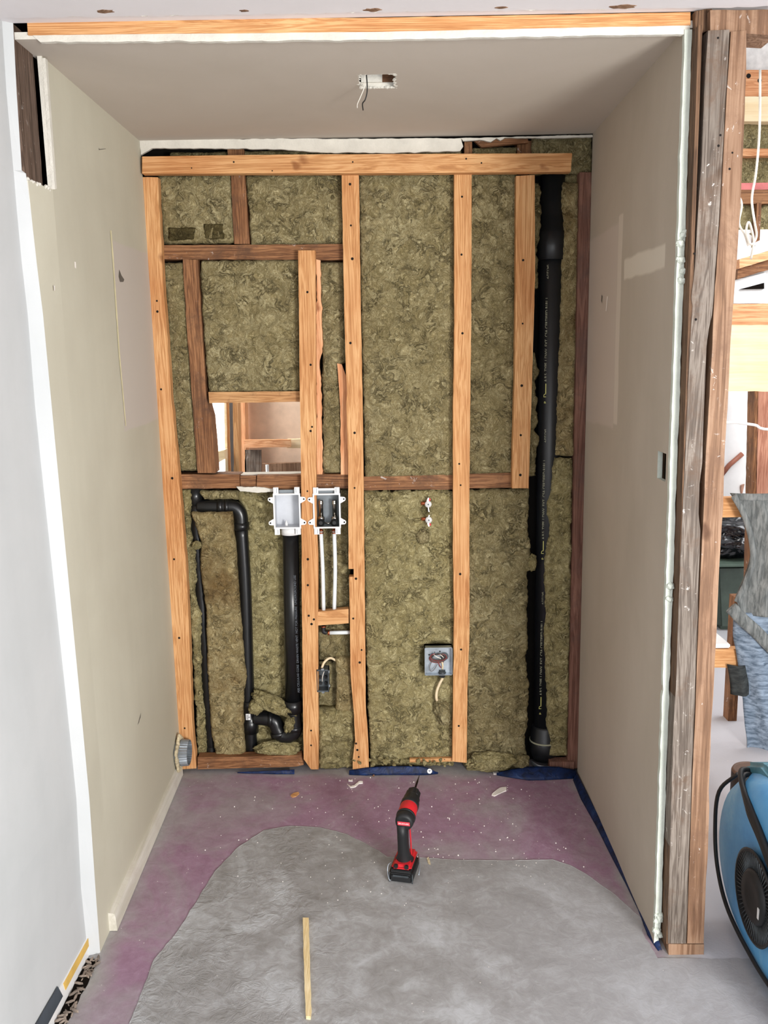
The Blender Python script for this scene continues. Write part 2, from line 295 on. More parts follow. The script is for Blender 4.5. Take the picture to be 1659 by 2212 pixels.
def batt(name, left, right, y, label, mat=None, thick=0.07, lump=0.006, rag=0.004, top=None, bot=None, res=0.006, ragz=0.004, group=GB, big=0.0, bow=0.0, parent=None, holes=(), cat='insulation batt'):
    mat = mat or WOOL; zs = [p[1] for p in left+right]; z0 = bot if bot is not None else min(zs); z1 = top if top is not None else max(zs)
    nz = max(4, int((z1-z0)/res)); wid = max(interp(right, (z0+z1)/2)-interp(left, (z0+z1)/2), 0.02); nx = max(4, int(wid/res))
    sd = random.uniform(0, 99); bm = bmesh.new(); G = []
    for j in range(nz+1):
        v = j/nz; row = []
        for i in range(nx+1):
            uu = i/nx; z = z0+(z1-z0)*v
            zz = z + (ragz*(noise.noise(Vector((uu*wid*40, sd, 5)))+0.6*noise.noise(Vector((uu*wid*130, sd, 9)))) * (1 if j in (0, nz) else (0.5 if j in (1, nz-1) else 0)))
            xl = interp(left, z)+rag*(noise.noise(Vector((z*24, sd, 0)))+0.7*noise.noise(Vector((z*90, sd, 2)))); xr = interp(right, z)+rag*(noise.noise(Vector((z*24, sd, 7)))+0.7*noise.noise(Vector((z*90, sd, 11))))
            x = xl+(xr-xl)*uu; q = Vector((x, sd, z)); wq = q + 0.02*Vector((noise.noise(q*22), 0, noise.noise(q*22+Vector((9, 9, 9)))))
            rg = 1-abs(noise.noise(wq*34))*2; h = lump*(0.9*noise.noise(wq*16)+0.55*rg+0.5*noise.noise(wq*70)+0.3*noise.noise(wq*140)) + big*noise.noise(q*9) + bow*(1-(2*uu-1)**2)
            e = min(x-xl, xr-x, zz-z0, z1-zz); ed = max(0.0, 1-e/0.012)
            yy = y-h+0.012*ed*ed
            for (hx, hz, hr_, hd) in holes:
                d = math.hypot(x-hx, z-hz)/hr_
                if d < 1.3: yy += hd*max(0, min(1, (1.3-d)/0.5))
            row.append(bm.verts.new((x, yy, zz)))
        G.append(row)
    for j in range(nz):
        for i in range(nx): bm.faces.new((G[j][i], G[j][i+1], G[j+1][i+1], G[j+1][i]))
    rim = [G[0][i] for i in range(nx+1)]+[G[j][nx] for j in range(1, nz+1)]+[G[nz][i] for i in range(nx-1, -1, -1)]+[G[j][0] for j in range(nz-1, 0, -1)]
    bk = [bm.verts.new((v.co.x, y+thick, v.co.z)) for v in rim]; n = len(rim)
    for i in range(n): bm.faces.new((rim[i], bk[i], bk[(i+1) % n], rim[(i+1) % n]))
    bm.faces.new(bk[::-1]); t = {}
    if label: t = dict(label=label, category=cat)
    if group: t['group'] = group
    return mk(name, bm, mat, parent, smooth=True, origin=(interp(left, z0), y, z0) if not parent else None, **t)
def smoothpath(pts, k=6):
    if len(pts) < 3: return [Vector(p) for p in pts]
    P = [Vector(p) for p in pts]; P = [P[0]*2-P[1]]+P+[P[-1]*2-P[-2]]; out = []
    for i in range(1, len(P)-2):
        for j in range(k):
            t = j/k; a, b, c, d = P[i-1], P[i], P[i+1], P[i+2]
            out.append(0.5*((2*b)+(c-a)*t+(2*a-5*b+4*c-d)*t*t+(3*b-a-3*c+d)*t**3))
    out.append(P[-2]); return out
def tube(bm, pts, rad, seg=16, smooth=True, cap=True, mi=0, flat=1.0, k=6):
    pts = smoothpath(pts, k) if smooth else [Vector(p) for p in pts]
    n = len(pts); rr = rad if isinstance(rad, (list, tuple)) else [rad]*n
    if len(rr) != n: rr = [rr[min(len(rr)-1, int(round(i*(len(rr)-1)/max(1, n-1))))] for i in range(n)]
    tg = [(pts[min(i+1, n-1)]-pts[max(i-1, 0)]).normalized() for i in range(n)]
    up = Vector((0, 1, 0)) if abs(tg[0].y) < 0.9 else Vector((1, 0, 0)); nrm = (up-tg[0]*up.dot(tg[0])).normalized(); rings = []
    for i in range(n):
        nrm = (nrm-tg[i]*nrm.dot(tg[i])).normalized(); bn = tg[i].cross(nrm)
        rings.append([bm.verts.new(pts[i]+(nrm*math.cos(2*math.pi*q/seg)*flat+bn*math.sin(2*math.pi*q/seg))*rr[i]) for q in range(seg)])
    for i in range(n-1):
        for q in range(seg):
            fc = bm.faces.new((rings[i][q], rings[i][(q+1) % seg], rings[i+1][(q+1) % seg], rings[i+1][q])); fc.material_index = mi; fc.smooth = True
    if cap:
        for rg in (rings[0][::-1], rings[-1]): fc = bm.faces.new(rg); fc.material_index = mi
def pipe(name, pts, rad, mat, parent=None, seg=20, smooth=True, k=6, **t):
    bm = bmesh.new(); tube(bm, pts, rad, seg, smooth, k=k); return mk(name, bm, mat, parent, **t)
def sheet(name, F, rects, mat, u0, u1, v0, v1, thick, nrm, label=None, edge=None, parent=None, **t):
    """surface F(u,v) with rectangular holes, given real thickness along nrm"""
    us = sorted({u0, u1, *[r_[0] for r_ in rects], *[r_[1] for r_ in rects]}); vs = sorted({v0, v1, *[r_[2] for r_ in rects], *[r_[3] for r_ in rects]})
    def sub(a, st):
        o = []
        for p, q in zip(a, a[1:]):
            k = max(1, int((q-p)/st)); o += [p+(q-p)*i/k for i in range(k)]
        return o+[a[-1]]
    us = sub(us, 0.12); vs = sub(vs, 0.12); bm = bmesh.new(); V = {}; nrm = Vector(nrm)
    def gv(i, j, b):
        if (i, j, b) not in V: V[i, j, b] = bm.verts.new(Vector(F(us[i], vs[j]))+(nrm*thick if b else Vector()))
        return V[i, j, b]
    def ok(i, j):
        if i < 0 or j < 0 or i >= len(us)-1 or j >= len(vs)-1: return False
        cu, cv = (us[i]+us[i+1])/2, (vs[j]+vs[j+1])/2
        return not any(r_[0] < cu < r_[1] and r_[2] < cv < r_[3] for r_ in rects)
    for i in range(len(us)-1):
        for j in range(len(vs)-1):
            if not ok(i, j): continue
            for b in (0, 1): bm.faces.new([gv(i, j, b), gv(i+1, j, b), gv(i+1, j+1, b), gv(i, j+1, b)])
            for (di, dj, a, c) in ((-1, 0, (i, j), (i, j+1)), (1, 0, (i+1, j), (i+1, j+1)), (0, -1, (i, j), (i+1, j)), (0, 1, (i, j+1), (i+1, j+1))):
                if not ok(i+di, j+dj):
                    fc = bm.faces.new([gv(*a, 0), gv(*c, 0), gv(*c, 1), gv(*a, 1)]); fc.material_index = 1
    return mk(name, bm, [mat, edge or CHALK], parent, **t)
def text(name, s, loc, rot, size, mat, parent, ext=0.0002, align='LEFT'):
    c = bpy.data.curves.new(name, 'FONT'); c.body = s; c.size = size; c.extrude = ext; c.align_x = align; c.align_y = 'CENTER'
    t = bpy.data.objects.new(name, c); me = bpy.data.meshes.new_from_object(t); me.materials.append(mat); bpy.data.objects.remove(t)
    o = bpy.data.objects.new(name, me); COL.objects.link(o); o.parent = parent; o.rotation_euler = rot; o.location = Vector(loc)-(parent.location if parent and parent.type == 'EMPTY' else Vector()); return o
def lathe(bm, prof, c, ax, seg=24, mi=0, sx=1.0):
    ax = Vector(ax).normalized(); t1 = ax.orthogonal().normalized() if abs(ax.z) > 0.9 else ax.cross(Vector((0, 0, 1))).normalized(); t2 = ax.cross(t1); R_ = []
    for (d, rd) in prof: R_.append([bm.verts.new(Vector(c)+ax*d+(t1*math.cos(2*math.pi*q/seg)*sx+t2*math.sin(2*math.pi*q/seg))*max(rd, 1e-4)) for q in range(seg)])
    for a, b in zip(R_, R_[1:]):
        for q in range(seg): fc = bm.faces.new((a[q], a[(q+1) % seg], b[(q+1) % seg], b[q])); fc.material_index = mi; fc.smooth = True
    for rg in (R_[0][::-1], R_[-1]): fc = bm.faces.new(rg); fc.material_index = mi
# ================================================================== THE SETTING
FM = floor_mat(); TM = thin_mat()
def heave(x, y):
    return 0.031*max(0, min(1, (.78-x)/1.58))*max(0, min(1, (y+1.05)/1.05))   # the old floor rises slightly towards the rear left corner
bm = bmesh.new(); gx = [-1.6, -1.2, -1.0]+[-.85+.05*i for i in range(36)]+[1.4, 2.4, 4.2]; gy = [-6.2, -4, -2, -1.5]+[-1.1+.05*i for i in range(27)]+[.6, 1.4, 3.4]
GV = [[bm.verts.new((x, y, heave(x, y) if y < .16 else 0)) for x in gx] for y in gy]
for j in range(len(gy)-1):
    for i in range(len(gx)-1): bm.faces.new((GV[j][i], GV[j][i+1], GV[j+1][i+1], GV[j+1][i]))
LV = [bm.verts.new((x, y, -.08)) for x, y in ((-1.6, -6.2), (4.2, -6.2), (4.2, 3.4), (-1.6, 3.4))]
rimv = GV[0]+[GV[j][-1] for j in range(1, len(gy))]+GV[-1][-2::-1]+[GV[j][0] for j in range(len(gy)-2, 0, -1)]
bm.faces.new(LV[::-1]); n0, n1 = len(gx), len(gy)
sides = [GV[0], [GV[j][-1] for j in range(n1)], GV[-1][::-1], [GV[j][0] for j in range(n1-1, -1, -1)]]
for k, sd in enumerate(sides): bm.faces.new([LV[k]]+[LV[(k+1) % 4]]+sd[::-1])
mk('floor', bm, FM, kind='structure', recalc=False)
# alcove side walls (slightly out of plumb, as built)
A = dict(tf=(-0.7975, -0.92, 2.397), tb=(-0.7984, 0.0, 2.394), bf=(-0.780, -0.92, 0.0), bb=(-0.781, 0.0, 0.0))
B = dict(tf=(0.7625, -1.04, 2.386), tb=(0.7809, 0.0, 2.3845), bf=(0.777, -1.04, 0.0), bb=(0.779, 0.0, 0.0))
def wallF(W, zt):
    def F(y, z):
        t1 = (y-W['tf'][1])/(W['tb'][1]-W['tf'][1]); t0 = (y-W['bf'][1])/(W['bb'][1]-W['bf'][1])
        xt = W['tf'][0]+(W['tb'][0]-W['tf'][0])*t1; xb = W['bf'][0]+(W['bb'][0]-W['bf'][0])*t0
        return (xb+(xt-xb)*z/2.385, y, z)
    return F
FL0, FR = wallF(A, 2.39), wallF(B, 2.39)
CIN = [(z, x) for x, z in [(-0.7791,-0.0105),(-0.7787,0.1992),(-0.7763,0.4656),(-0.7808,0.7642),(-0.7927,1.3885),(-0.7952,1.5374),(-0.7987,1.7541),(-0.8045,1.8796),(-0.809,2.0179),(-0.8154,2.4504)]]
def cin(z):
    for (a, xa_), (b, xb_) in zip(CIN, CIN[1:]):
        if z <= b: return xa_+(xb_-xa_)*max(0, (z-a))/(b-a)
    return CIN[-1][1]
def FL(y, z):
    if y >= -0.92: return FL0(y, z)
    t = (y+0.92)/-0.125; xa_ = FL0(-0.92, z)[0]; return (xa_+(cin(z)-xa_)*t, y, z)
sheet('wall_left', FL, [(-1.0450, -0.92, 2.072, 2.45)], LEFTW, -1.045, 0.0, 0.0, 2.392, 0.012, (-1, 0, 0), kind='structure')
RH = [(0.7706,-0.9317,1.3801),(0.7703,-1.0065,1.3072)]
wr = sheet('wall_right', FR, [(RH[1][1], RH[0][1], RH[1][2], RH[0][2])], RIGHTW, -1.04, 0.0, 0.0, 2.39, 0.013, (1, 0, 0), edge=GREENB, kind='structure')
# alcove ceiling with the cut hole
def FC(x, y): return (x, y, 2.39)
cl = sheet('ceiling', FC, [(-0.015, 0.087, -0.722, -0.592)], CEILM, -0.82, 0.785, -1.04, 0.0, 0.016, (0, 0, 1), kind='structure')
bm = bmesh.new()
for k in range(46):
    t = k/46; per = [(-0.015, -0.722), (0.087, -0.722), (0.087, -0.592), (-0.015, -0.592), (-0.015, -0.722)]; L = t*0.464; i = 0
    for (a, b) in zip(per, per[1:]):
        d = math.dist(a, b)
        if L <= d: break
        L -= d
    p = (a[0]+(b[0]-a[0])*L/d, a[1]+(b[1]-a[1])*L/d); s = random.uniform(0.003, 0.009)
    bmesh.ops.create_icosphere(bm, subdivisions=1, radius=s, matrix=Matrix.Translation((p[0]+random.uniform(-.004, .004), p[1], 2.392))@Matrix.Scale(0.5, 4, (0, 0, 1)))
mk('torn_rim', bm, CHALK, cl, label='crumbling white torn edge of ceiling hole')
bm = bmesh.new(); box(bm, (-0.06, -0.78, 2.47), (0.13, -0.54, 2.55)); mk('hole_shade_block', bm, VOID, cl)  # solid near-black block painting the shade above the hole
bm = bmesh.new(); box(bm, (0.05, -0.60, 2.407), (0.087, -0.575, 2.46)); mk('wood_scrap', bm, OLD['x'], cl)
bm = bmesh.new(); box(bm, (-0.01, -0.60, 2.405), (0.05, -0.585, 2.428)); mk('plaster_lump', bm, CHALK, cl)
for nm, mat, x0, pts in (('ceiling_wire', WIREB, 0.006, [(0.006, -0.66, 2.418), (0.008, -0.66, 2.37), (0.002, -0.655, 2.345), (-0.006, -0.65, 2.335), (-0.005, -0.64, 2.32)]),
                         ('ceiling_wire', WIREW, 0.0, [(0.0, -0.66, 2.418), (0.001, -0.66, 2.38), (-0.011, -0.655, 2.352), (-0.020, -0.65, 2.335), (-0.021, -0.645, 2.325)])):
    pipe(nm, pts, 0.0017 if mat == WIREB else 0.0012, mat, seg=8, label='black wire end dangling from the hole in the alcove ceiling' if mat == WIREB else 'thin pale wire end dangling from the hole in the alcove ceiling', category='wire')
# header layers over the opening
bm = bmesh.new(); prism(bm, resample([(-0.7797,2.4071),(0.0236,2.4003),(0.7745,2.4025),(0.7691,2.3763),(0.0231,2.375),(-0.7554,2.3824)], 0.012, 0.0018), -1.043, -1.030); mk('trim_1', bm, CHALK, kind='structure')
board('ceiling_strapping', [(-0.7822,2.4294),(0.024,2.4226),(0.7736,2.4226),(0.7748,2.3944),(0.0234,2.3922),(-0.7826,2.398)], -1.045, -0.93, NEW['x'], 'long pale wood strapping board running across the top of the opening', 'board', jit=0.0008)
ZC = 2.424
def FRm(x, y): return (x, y, ZC+0.0*x)
sheet('ceiling_room', lambda x, y: (x, y, ZC), [], CEILW, -0.85, 3.4, -1.30, -1.045, 0.012, (0, 0, 1), kind='structure')
bm = bmesh.new(); edge = [(-0.83, -1.105), (3.4, -1.075)]; pts = resample(edge, 0.012, 0.006, closed=False)
pts = [(p.x, p.y) for p in pts]+[(3.4, -6.2), (-0.83, -6.2)]; prism(bm, pts, ZC-0.009, ZC-0.0005, 'z'); mk('ceiling_old_layer', bm, CEILW, kind='structure')
bm = bmesh.new()
for i in range(150):
    x = random.uniform(-0.8, 0.85); y = -1.104+0.03*(x+0.83)/4.2+random.uniform(-.004, .004)
    bmesh.ops.create_icosphere(bm, subdivisions=1, radius=random.uniform(0.002, 0.006), matrix=Matrix.Translation((x, y, ZC-0.006))@Matrix.Rotation(random.uniform(-.4, .4), 4, 'Z')@Matrix.Diagonal((random.uniform(1, 4), 0.6, 0.5, 1)))
mk('plaster_crumbs', bm, CHALK, label='ragged white plaster and paper crumbs along the ceiling seam above the opening', category='debris', kind='stuff')
for (px, sx, sy) in (((-0.5705,-1.1359), .019, .012), ((-0.2605,-1.1243), .011, .006), ((0.0304,-1.1165), .022, .010), ((0.321,-1.117), .016, .006), ((0.5985,-1.1099), .032, .012)):
    bm = bmesh.new(); pts = [(px[0]+sx*math.cos(a/14*6.283)*random.uniform(.7, 1.15), px[1]+sy*math.sin(a/14*6.283)*random.uniform(.6, 1.2)) for a in range(14)]
    prism(bm, pts, 2.4140, 2.4165, 'z'); o = mk('trim_9', bm, BRN, kind='structure')
# hall wall to the left of the corner
bm = bmesh.new()
ci2 = [(x, -1.0455, max(0.0, z)) for x, z in [(-0.7789,-0.0101),(-0.7785,0.1995),(-0.7761,0.4659),(-0.7806,0.7644),(-0.7926,1.3886),(-0.795,1.5374),(-0.7985,1.754),(-0.8043,1.8796),(-0.8088,2.0178),(-0.8131,2.0874),(-0.8225,2.095),(-0.8197,2.271),(-0.8141,2.4502)]]
cob = [(x, -1.06, max(0.0, z)) for x, z in [(-0.8086,0.0009),(-0.8128,0.2093),(-0.8059,0.4739),(-0.8122,0.7705),(-0.8282,1.3908),(-0.8313,1.5388),(-0.8308,1.7539),(-0.835,1.8787),(-0.8368,2.0159),(-0.8365,2.085),(-0.8369,2.0924),(-0.8383,2.2674),(-0.8346,2.4455)]]
va = [bm.verts.new(p) for p in ci2]; vb = [bm.verts.new(p) for p in cob]; vc = [bm.verts.new((p[0]-0.012, -1.035, p[2])) for p in ci2]
for i in range(12):
    bm.faces.new((va[i], va[i+1], vb[i+1], vb[i])); bm.faces.new((va[i], vc[i], vc[i+1], va[i+1]))
mk('trim_2', bm, HALLW, kind='structure')
bm = bmesh.new(); V = []
for p in cob: V.append([bm.verts.new((p[0]+(-0.012 if k else 0)*k, p[1]-k*1.0, p[2])) for k in range(6)])
for i in range(12):
    for k in range(5): bm.faces.new((V[i][k], V[i][k+1], V[i+1][k+1], V[i+1][k]))
hw = mk('wall_hall_left', bm, HALLW, kind='structure')
bx('wall_hall_left_core', (-1.0, -6.2, -0.02), (-0.93, -1.12, 2.42), VOID, kind='structure')
# exposed jamb stud in the cut at top left
board('jamb_stud', [(-1.044, 1.98), (-1.044, 2.424), (-0.930, 2.424), (-0.930, 1.98)], -0.816, -0.86, DARKW, 'dark aged stud exposed where the drywall is cut away at top left', 'stud', axis='x')
bm = bmesh.new(); prism(bm, resample([(-0.921, 2.072), (-0.921, 2.385), (-0.905, 2.385), (-0.907, 2.076)], 0.015, 0.001), -0.789, -0.7975, 'x'); mk('trim_3', bm, CHALK, kind='structure')
# torn lower edge of that cut
bm = bmesh.new()
for i in range(26):
    t = i/25; p = Vector((-0.811, -1.042, 2.074)).lerp(Vector((-0.796, -0.925, 2.070)), t)
    bmesh.ops.create_icosphere(bm, subdivisions=1, radius=random.uniform(.003, .006), matrix=Matrix.Translation(p+Vector((random.uniform(-.006, .0), 0, random.uniform(-.004, .003)))))
mk('trim_4', bm, CHALK, kind='structure')
# back of the alcove: dark sheathing with the opening through it, skins, outer wall
HX0, HX1, HZ0, HZ1 = -0.635, -0.262, 1.185, 1.50
bm = bmesh.new()
for a, b in (((-0.95, 0.135, -0.02), (HX0, 0.15, 2.6)), ((HX1, 0.135, -0.02), (0.95, 0.15, 2.6)), ((HX0, 0.135, -0.02), (HX1, 0.15, HZ0)), ((HX0, 0.135, HZ1), (HX1, 0.15, 2.6))): box(bm, a, b)
mk('wall_back', bm, SHEATH, kind='structure')
bx('wall_left_outer', (-1.00, -1.0, -0.02), (-0.955, 0.15, 2.6), VOID, kind='structure')
bx('wall_right_outer', (0.892, -0.98, 0.0), (0.904, 0.15, 2.42), TANB, kind='structure')
bx('ceiling_cavity_cover', (-1.0, -0.93, 2.58), (0.95, 0.15, 2.6), VOID, kind='structure')
# ragged white drywall lip left under the ceiling at the back
bm = bmesh.new(); prism(bm, resample([(-0.7981,2.3939),(0.3207,2.3808),(0.3288,2.3531),(0.3175,2.338),(0.0372,2.3362),(-0.1572,2.3408),(-0.3189,2.3541),(-0.5131,2.3603),(-0.6752,2.3628),(-0.7562,2.3641),(-0.7964,2.3432)], 0.012, 0.0022), -0.013, 0.0); mk('trim_5', bm, CHALK, kind='structure')
bm = bmesh.new(); prism(bm, resample([(0.3207,2.3808),(0.7775,2.3843),(0.7793,2.3782),(0.6195,2.3761),(0.4742,2.38),(0.4581,2.371),(0.4451,2.3789),(0.4258,2.3669),(0.3935,2.3736),(0.3288,2.3715)], 0.008, 0.0015), -0.013, 0.0); mk('trim_6', bm, CHALK, kind='structure')
# ================================================================== FRAMING OF THE BACK WALL
def HS(l): return l
board('top_board', [(-0.7856,2.3324),(-0.3153,2.3311),(0.3257,2.324),(0.7036,2.3196),(0.7,2.2586),(0.1649,2.2624),(-0.7891,2.2759)], -0.038, 0.0, NEW['x'], 'long pale horizontal board across the top of the insulated back wall', 'board', jit=0.0006, holes=[(-0.0562,2.3026),(0.3369,2.3071),(0.3899,2.2925),(-0.4687,2.3091),(-0.6159,2.2915),(-0.3365,2.278)], hr=0.003)
board('stud', [(-0.8142,2.271),(-0.7441,2.2699),(-0.7459,1.9267),(-0.7402,1.6154),(-0.7408,1.5149),(-0.7278,1.2243),(-0.719,0.8711),(-0.7223,0.5422),(-0.729,0.2406),(-0.7227,0.0473),(-0.8033,0.0426),(-0.8048,0.1803),(-0.8025,0.5434),(-0.8046,0.9083),(-0.8084,1.2602),(-0.8101,1.6331),(-0.8196,1.8631)], 0.0, 0.038, NEW['z'], group=GS, label='knotty pale stud at the far left edge of the back wall beside the greige wall', cat='stud', holes=[(-0.7728,1.8087),(-0.7756,1.5306),(-0.7532,1.2021),(-0.7634,0.8933),(-0.761,0.5836),(-0.7593,0.2161),(-0.7723,1.8462)], jit=0.002)
board('stud', [(-0.2585,2.0137),(-0.1974,2.0127),(-0.2031,1.7558),(-0.2157,1.2512),(-0.2203,1.0241),(-0.2186,0.8995),(-0.2288,0.535),(-0.2409,0.0365),(-0.2701,0.0369),(-0.298,0.0802),(-0.2922,0.3862),(-0.2854,0.7198),(-0.275,1.1129),(-0.2688,1.474)], 0.0, 0.038, NEW['z'], group=GS, label='pale stud between the two white outlet boxes, shorter at the top', cat='stud', holes=[(-0.2298,1.8686),(-0.2257,1.6108),(-0.2272,1.3852),(-0.2328,1.37),(-0.2515,1.1458),(-0.2575,0.8858),(-0.2605,0.7849),(-0.2606,0.6646),(-0.2509,0.6314),(-0.2415,0.6497),(-0.2653,0.1994),(-0.2671,0.1378)], jit=0.001)
board('stud', [(-0.0974,2.2675),(-0.0372,2.2665),(-0.0392,1.8348),(-0.0393,1.4874),(-0.0405,1.2486),(-0.0438,0.8969),(-0.0472,0.5323),(-0.05,0.288),(-0.0434,0.1539),(-0.042,0.0337),(-0.1058,0.0346),(-0.1049,0.0774),(-0.0942,0.1546),(-0.0956,0.2601),(-0.1062,0.4399),(-0.1037,0.7172),(-0.1033,0.8151),(-0.0857,0.8149),(-0.0851,0.8455),(-0.1044,0.8458),(-0.0972,1.2494),(-0.099,1.4715),(-0.0949,1.5051),(-0.0981,1.5889),(-0.0989,1.9166)], 0.0, 0.038, NEW['z'], group=GS, label='full height pale stud in the middle with a small notch cut in its left edge', cat='stud', holes=[(-0.0687,2.236),(-0.0685,2.0964),(-0.066,1.9819),(-0.0791,1.6865),(-0.0751,1.1554),(-0.0771,0.8075),(-0.0909,0.6511),(-0.0615,0.5251),(-0.0697,0.4749),(-0.0908,0.143),(-0.0859,0.1159),(-0.0811,0.0867),(-0.0708,1.3607)], jit=0.001)
board('stud', [(0.298,2.2659),(0.3598,2.265),(0.3588,1.7471),(0.3527,1.1559),(0.353,0.891),(0.3533,0.5635),(0.3463,0.3769),(0.3429,0.0554),(0.2865,0.0621),(0.2907,0.34),(0.2949,0.6564),(0.2918,0.892),(0.2924,1.1568),(0.2929,1.4147),(0.2987,1.7481)], 0.0, 0.038, NEW['z'], group=GS, label='full height pale stud right of the round valve handles and square electrical box', cat='stud', holes=[(0.3256,2.1877),(0.3239,1.9903),(0.3149,1.2398),(0.32,1.1599),(0.318,0.8197),(0.3213,0.5214),(0.3121,0.2102),(0.3271,1.7148)], jit=0.001)
board('stud', [(0.5159,2.2548),(0.5809,2.2568),(0.5873,1.906),(0.5845,1.7437),(0.5816,1.5785),(0.5766,1.3081),(0.5735,1.1439),(0.5114,1.1448),(0.5123,1.2403),(0.5176,1.5795),(0.5177,1.9071)], 0.0, 0.038, NEW['z'], group=GS, label='pale stud stopping halfway down, left of the wide black stack pipe', cat='stud', holes=[(0.5435,1.9677),(0.5444,1.7459),(0.5435,1.5239),(0.542,1.3429),(0.5419,1.1948)], jit=0.001)
board('blocking', [(-0.2248,0.6787),(-0.1078,0.688),(-0.1091,0.6312),(-0.2281,0.6237)], 0.004, 0.038, NEW['x'], 'short pale block bridging two studs below the white water lines', 'block', jit=0.0008)
board('split_board_edge', [(-0.1975,1.9858),(-0.1825,1.9823),(-0.1847,1.6567),(-0.1958,1.6234),(-0.191,1.4881),(-0.197,1.2032),(-0.2196,1.2035)], 0.0385, 0.058, BRICK['z'], 'ragged split board edge showing along the right side of the shorter stud', 'board', jit=0.004, step=0.012)
board('thin_lath', [(-0.1311,1.6141),(-0.1142,1.6104),(-0.095,1.5546),(-0.0929,1.4185),(-0.0995,1.2005),(-0.1273,1.2009),(-0.123,1.4532)], 0.0385, 0.05, BRICK['z'], 'thin orange lath leaning beside the middle stud above the dark rail', 'board')
for lab, poly, ax in (
    ('dark horizontal old rail in the upper left of the back wall', [(-0.7607,2.0436),(-0.093,2.038),(-0.0942,1.9832),(-0.7635,1.9952)], 'x'),
    ('short dark upright stud above the upper left rail', [(-0.4929,2.278),(-0.4434,2.2804),(-0.4366,2.0434),(-0.4917,2.0442)], 'z'),
    ('dark old leaning stud left of the opening in the wall', [(-0.6798,1.9939),(-0.6262,1.993),(-0.6226,1.6969),(-0.619,1.4943),(-0.6051,1.4256),(-0.5997,1.2137),(-0.6659,1.2147),(-0.6722,1.4951),(-0.6786,1.7644)], 'z'),
    ('peeling brown header over the opening in the wall', [(-0.611,1.5163),(-0.2679,1.5145),(-0.2691,1.4753),(-0.6096,1.4754)], 'x'),
    ('dark brown rail below the left end of the wall opening', [(-0.7411,1.2106),(-0.5093,1.2071),(-0.5098,1.1542),(-0.7371,1.1559)], 'x'),
    ('small dark block set in the rail below the wall opening', [(-0.5077,1.2004),(-0.4483,1.1995),(-0.4484,1.1518),(-0.508,1.1527)], 'x'),
    ('brown rail piece directly below the wall opening, beside the dark block', [(-0.4426,1.2031),(-0.2738,1.2023),(-0.2754,1.1478),(-0.4463,1.1539)], 'x'),
    ('short dark rail piece between the two tall studs, above the valve outlet box', [(-0.2253,1.2028),(-0.0912,1.2008),(-0.0923,1.148),(-0.2268,1.15)], 'x'),
    ('reddish brown rail right of the middle stud', [(-0.0478,1.1913),(0.3041,1.1948),(0.304,1.1385),(-0.0488,1.1403)], 'x'),
    ('reddish brown rail ending behind the half height stud', [(0.3494,1.1959),(0.5269,1.1985),(0.5274,1.1422),(0.3494,1.1413)], 'x'),
    ('old stud end poking above the top board near the left corner', [(-0.502,2.3688),(-0.4446,2.3679),(-0.4427,2.3367),(-0.5002,2.3376)], 'z'),
    ('old stud end poking above the top board near the ragged drywall end', [(0.3372,2.3804),(0.365,2.38),(0.3651,2.3333),(0.3372,2.3338)], 'z'),
    ('brown stud end above the top board near the stack pipe', [(0.5257,2.3838),(0.58,2.383),(0.5808,2.3189),(0.5264,2.3198)], 'z'),
    ('dark crosspiece just under the ceiling, right of the white drywall lip', [(0.3664,2.3817),(0.5581,2.3879),(0.5599,2.3694),(0.3957,2.3566)], 'x')):
    yb = 0.128 if 'opening' in lab or 'rail' in lab else 0.13
    y0_ = 0.04
    if 'small dark' in lab: y0_ = 0.05
    mt_ = PEEL if 'peeling' in lab else OLD[ax]
    if 'directly' in lab: y0_ = 0.0385
    if 'crosspiece' in lab: y0_ = 0.02; yb = 0.038
    if 'near the stack' in lab: y0_ = 0.055
    board('old_rail' if ax == 'x' else 'old_stud', poly, y0_, yb, mt_, lab, 'rail' if ax == 'x' else 'stud', jit=0.0015, group=GO)
board('old_stud', [(0.7426,2.2674),(0.8047,2.2664),(0.796,1.2509),(0.8105,0.0157),(0.7445,0.0166),(0.7443,1.2517)], 0.02, 0.12, RED, 'reddish old stud in the right rear corner beside the greige wall', 'stud')
board('bottom_plate', [(-0.7148,0.0939),(-0.3084,0.0958),(-0.2987,0.0568),(-0.3281,0.0495),(-0.7174,0.0433)], 0.0, 0.045, OLD['x'], 'worn bottom plate on the floor below the left insulation bays', 'board')
board('bottom_plate', [(0.6706,0.0518),(0.7674,0.0504),(0.7681,0.0172),(0.6712,0.0186)], 0.008, 0.05, RED, 'short reddish bottom plate in the right rear corner', 'board')
board('bottom_plate', [(0.1192,0.0675),(0.2963,0.0689),(0.2963,0.0552),(0.1191,0.0539)], 0.014, 0.03, NEW['x'], 'pale bottom plate edge peeking out left of the stud foot', 'board')
# opening through the wall: pale lining strips
bx('trim_7', (HX0+0.02, 0.075, 1.194), (HX1-0.01, 0.132, 1.204), CHALK, kind='structure')
bm = bmesh.new(); prism(bm, resample([(-0.5201,1.1629),(-0.4348,1.1599),(-0.3827,1.1538),(-0.3832,1.1415),(-0.4356,1.1388),(-0.4704,1.1428),(-0.5051,1.1451)], 0.008, 0.003), 0.025, 0.04); mk('trim_8', bm, CHALK, kind='structure')
